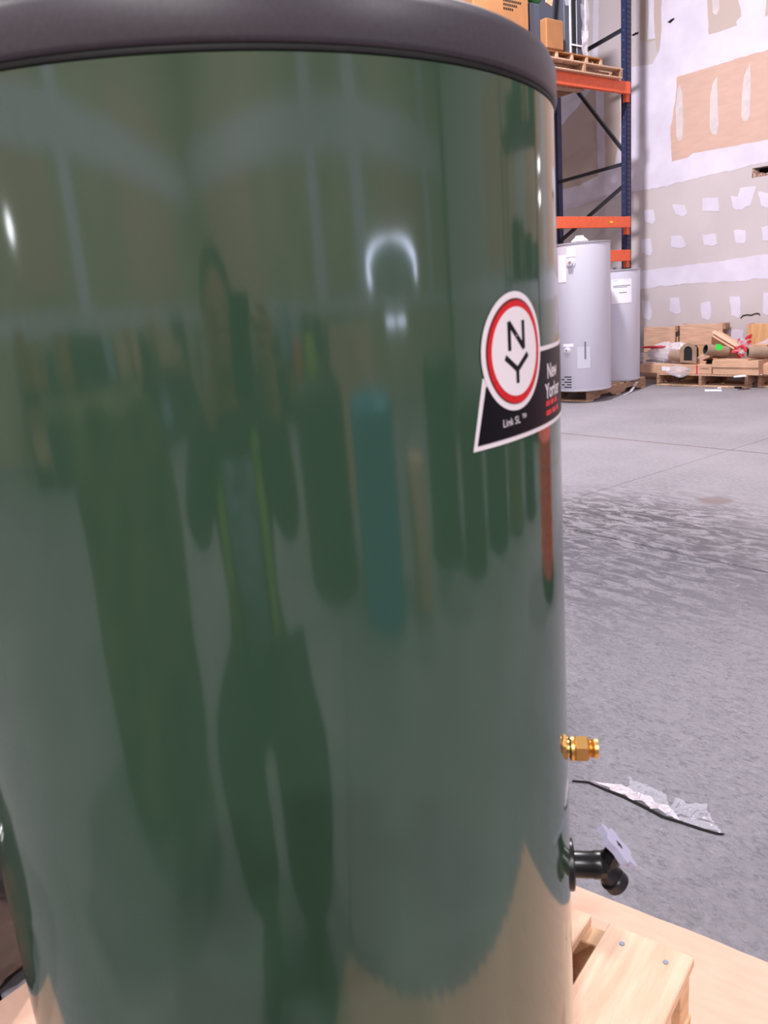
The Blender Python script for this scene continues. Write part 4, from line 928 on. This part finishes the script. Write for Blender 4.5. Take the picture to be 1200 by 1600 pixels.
panel('shirt_front', -.085, .085, .52, .95, MT['shirt'], .012, .3)
panel('lime_strip', .090, .130, .56, .99, MT['hivis'], .016); panel('lime_strip', -.130, -.090, .56, .99, MT['hivis'], .016)
# shoes
for sgn in (1, -1):
    q_ = BM(); bmesh.ops.create_uvsphere(q_, u_segments=20, v_segments=12, radius=1)
    for v in q_.verts: v.co = Vector((v.co.x*.145+.07, v.co.y*.05, max(-.6, v.co.z)*(.06 if v.co.x > .1 else .075)))
    m4 = Matrix.Translation((.21, sgn*.12, .046)) @ Matrix.Rotation(sgn*.12, 4, 'Z')
    bmesh.ops.transform(q_, matrix=m4, verts=q_.verts[:]); mz = min(v.co.z for v in q_.verts)
    for v in q_.verts: v.co.z -= mz
    obj('shoe', q_, MT['shoe'], ph, True)
# head: face details and hair
hc = Vector((.05, 0, 1.19))
q_ = BM(); bmesh.ops.create_uvsphere(q_, u_segments=28, v_segments=18, radius=1)
for v in q_.verts:
    c_ = v.co.copy(); v.co = hc+Vector((c_.x*.098, c_.y*.078, c_.z*.118)); 
    if c_.z < -.2: v.co.x += .012*(-c_.z); v.co.y *= 1-.25*(-c_.z)
bmesh.ops.create_cone(q_, segments=8, radius1=.016, radius2=.006, depth=.045, cap_ends=True, matrix=Matrix.Translation(hc+Vector((.1, 0, -.012))) @ Matrix.Rotation(-.35, 4, 'Y'))
for s_ in (1, -1): bmesh.ops.create_uvsphere(q_, u_segments=10, v_segments=6, radius=.022, matrix=Matrix.Translation(hc+Vector((0, s_*.078, -.01))) @ Matrix.Diagonal((.8, .35, 1.3, 1)))
face = obj('face', q_, MT['skin'], ph, True)
for s_ in (1, -1):
    q_ = BM(); bmesh.ops.create_uvsphere(q_, u_segments=10, v_segments=6, radius=.011, matrix=Matrix.Translation(hc+Vector((.090, s_*.031, .008)))); obj('eye', q_, MT['slot'], face)
q_ = BM(); bmesh.ops.create_uvsphere(q_, u_segments=10, v_segments=6, radius=1, matrix=Matrix.Translation(hc+Vector((.098, 0, -.058))) @ Matrix.Diagonal((.008, .024, .006, 1))); obj('mouth', q_, MT['red_tape'], face)
q_ = BM(); bmesh.ops.create_uvsphere(q_, u_segments=28, v_segments=18, radius=1)
for v in q_.verts: c_ = v.co.copy(); v.co = hc+Vector((c_.x*.102-.014, c_.y*.086, c_.z*.118+.014))
bmesh.ops.delete(q_, geom=[v for v in q_.verts if v.co.z-hc.z < .035 and v.co.x-hc.x > -.01 or v.co.z-hc.z < -.07], context='VERTS'); obj('hair', q_, MT['hair'], ph, True)
# hands closing on the phone
for s_ in (1, -1):
    wv_ = Vector(J['wl' if s_ > 0 else 'wr']); pv = Vector((camL.x-.03, camL.y+s_*.092, camL.z-.02))
    vs_ = [wv_, wv_.lerp(pv, .5), pv]; ed_ = [(0, 1), (1, 2)]; rd_ = [.026, (.034, .020), (.036, .018)]
    for k in range(4):
        base = pv+Vector((0, 0, .030-.021*k)); mid = base+Vector((.026, -s_*.006, .0)); tip = mid+Vector((.010, -s_*(.028+.004*(k in (1, 2))), 0)); i0 = len(vs_)
        vs_ += [base, mid, tip]; ed_ += [(2, i0), (i0, i0+1), (i0+1, i0+2)]; rd_ += [.010, .009, .0075]
    th_ = wv_.lerp(pv, .55); i0 = len(vs_); vs_ += [th_+Vector((.0, -s_*.018, .018)), th_+Vector((.012, -s_*.042, .030)), th_+Vector((.018, -s_*.062, .034))]
    ed_ += [(1, i0), (i0, i0+1), (i0+1, i0+2)]; rd_ += [.012, .010, .008]
    hn = skinned('hand', vs_, ed_, rd_, MT['skin'], ph, 1)
# phone: a thing of its own, held upright, its lens at the camera's viewpoint
pm = cam.matrix_world.to_3x3()
phn = thing('phone', 'black phone held upright by the mirrored photographer', 'phone', (0, 0, H)); phn.rotation_mode = 'QUATERNION'; phn.rotation_quaternion = pm.to_quaternion()
q_ = BM(); box(q_, -.038, .038, -.125, .030, .004, .012, .003); obj('phone_body', q_, MT['phone'], phn)
q_ = BM()
for xx in (-.022, .022): tube(q_, (xx, .012, .0015), (xx, .012, .004), .008, seg=16)
obj('camera_lens', q_, MT['glass'], phn)
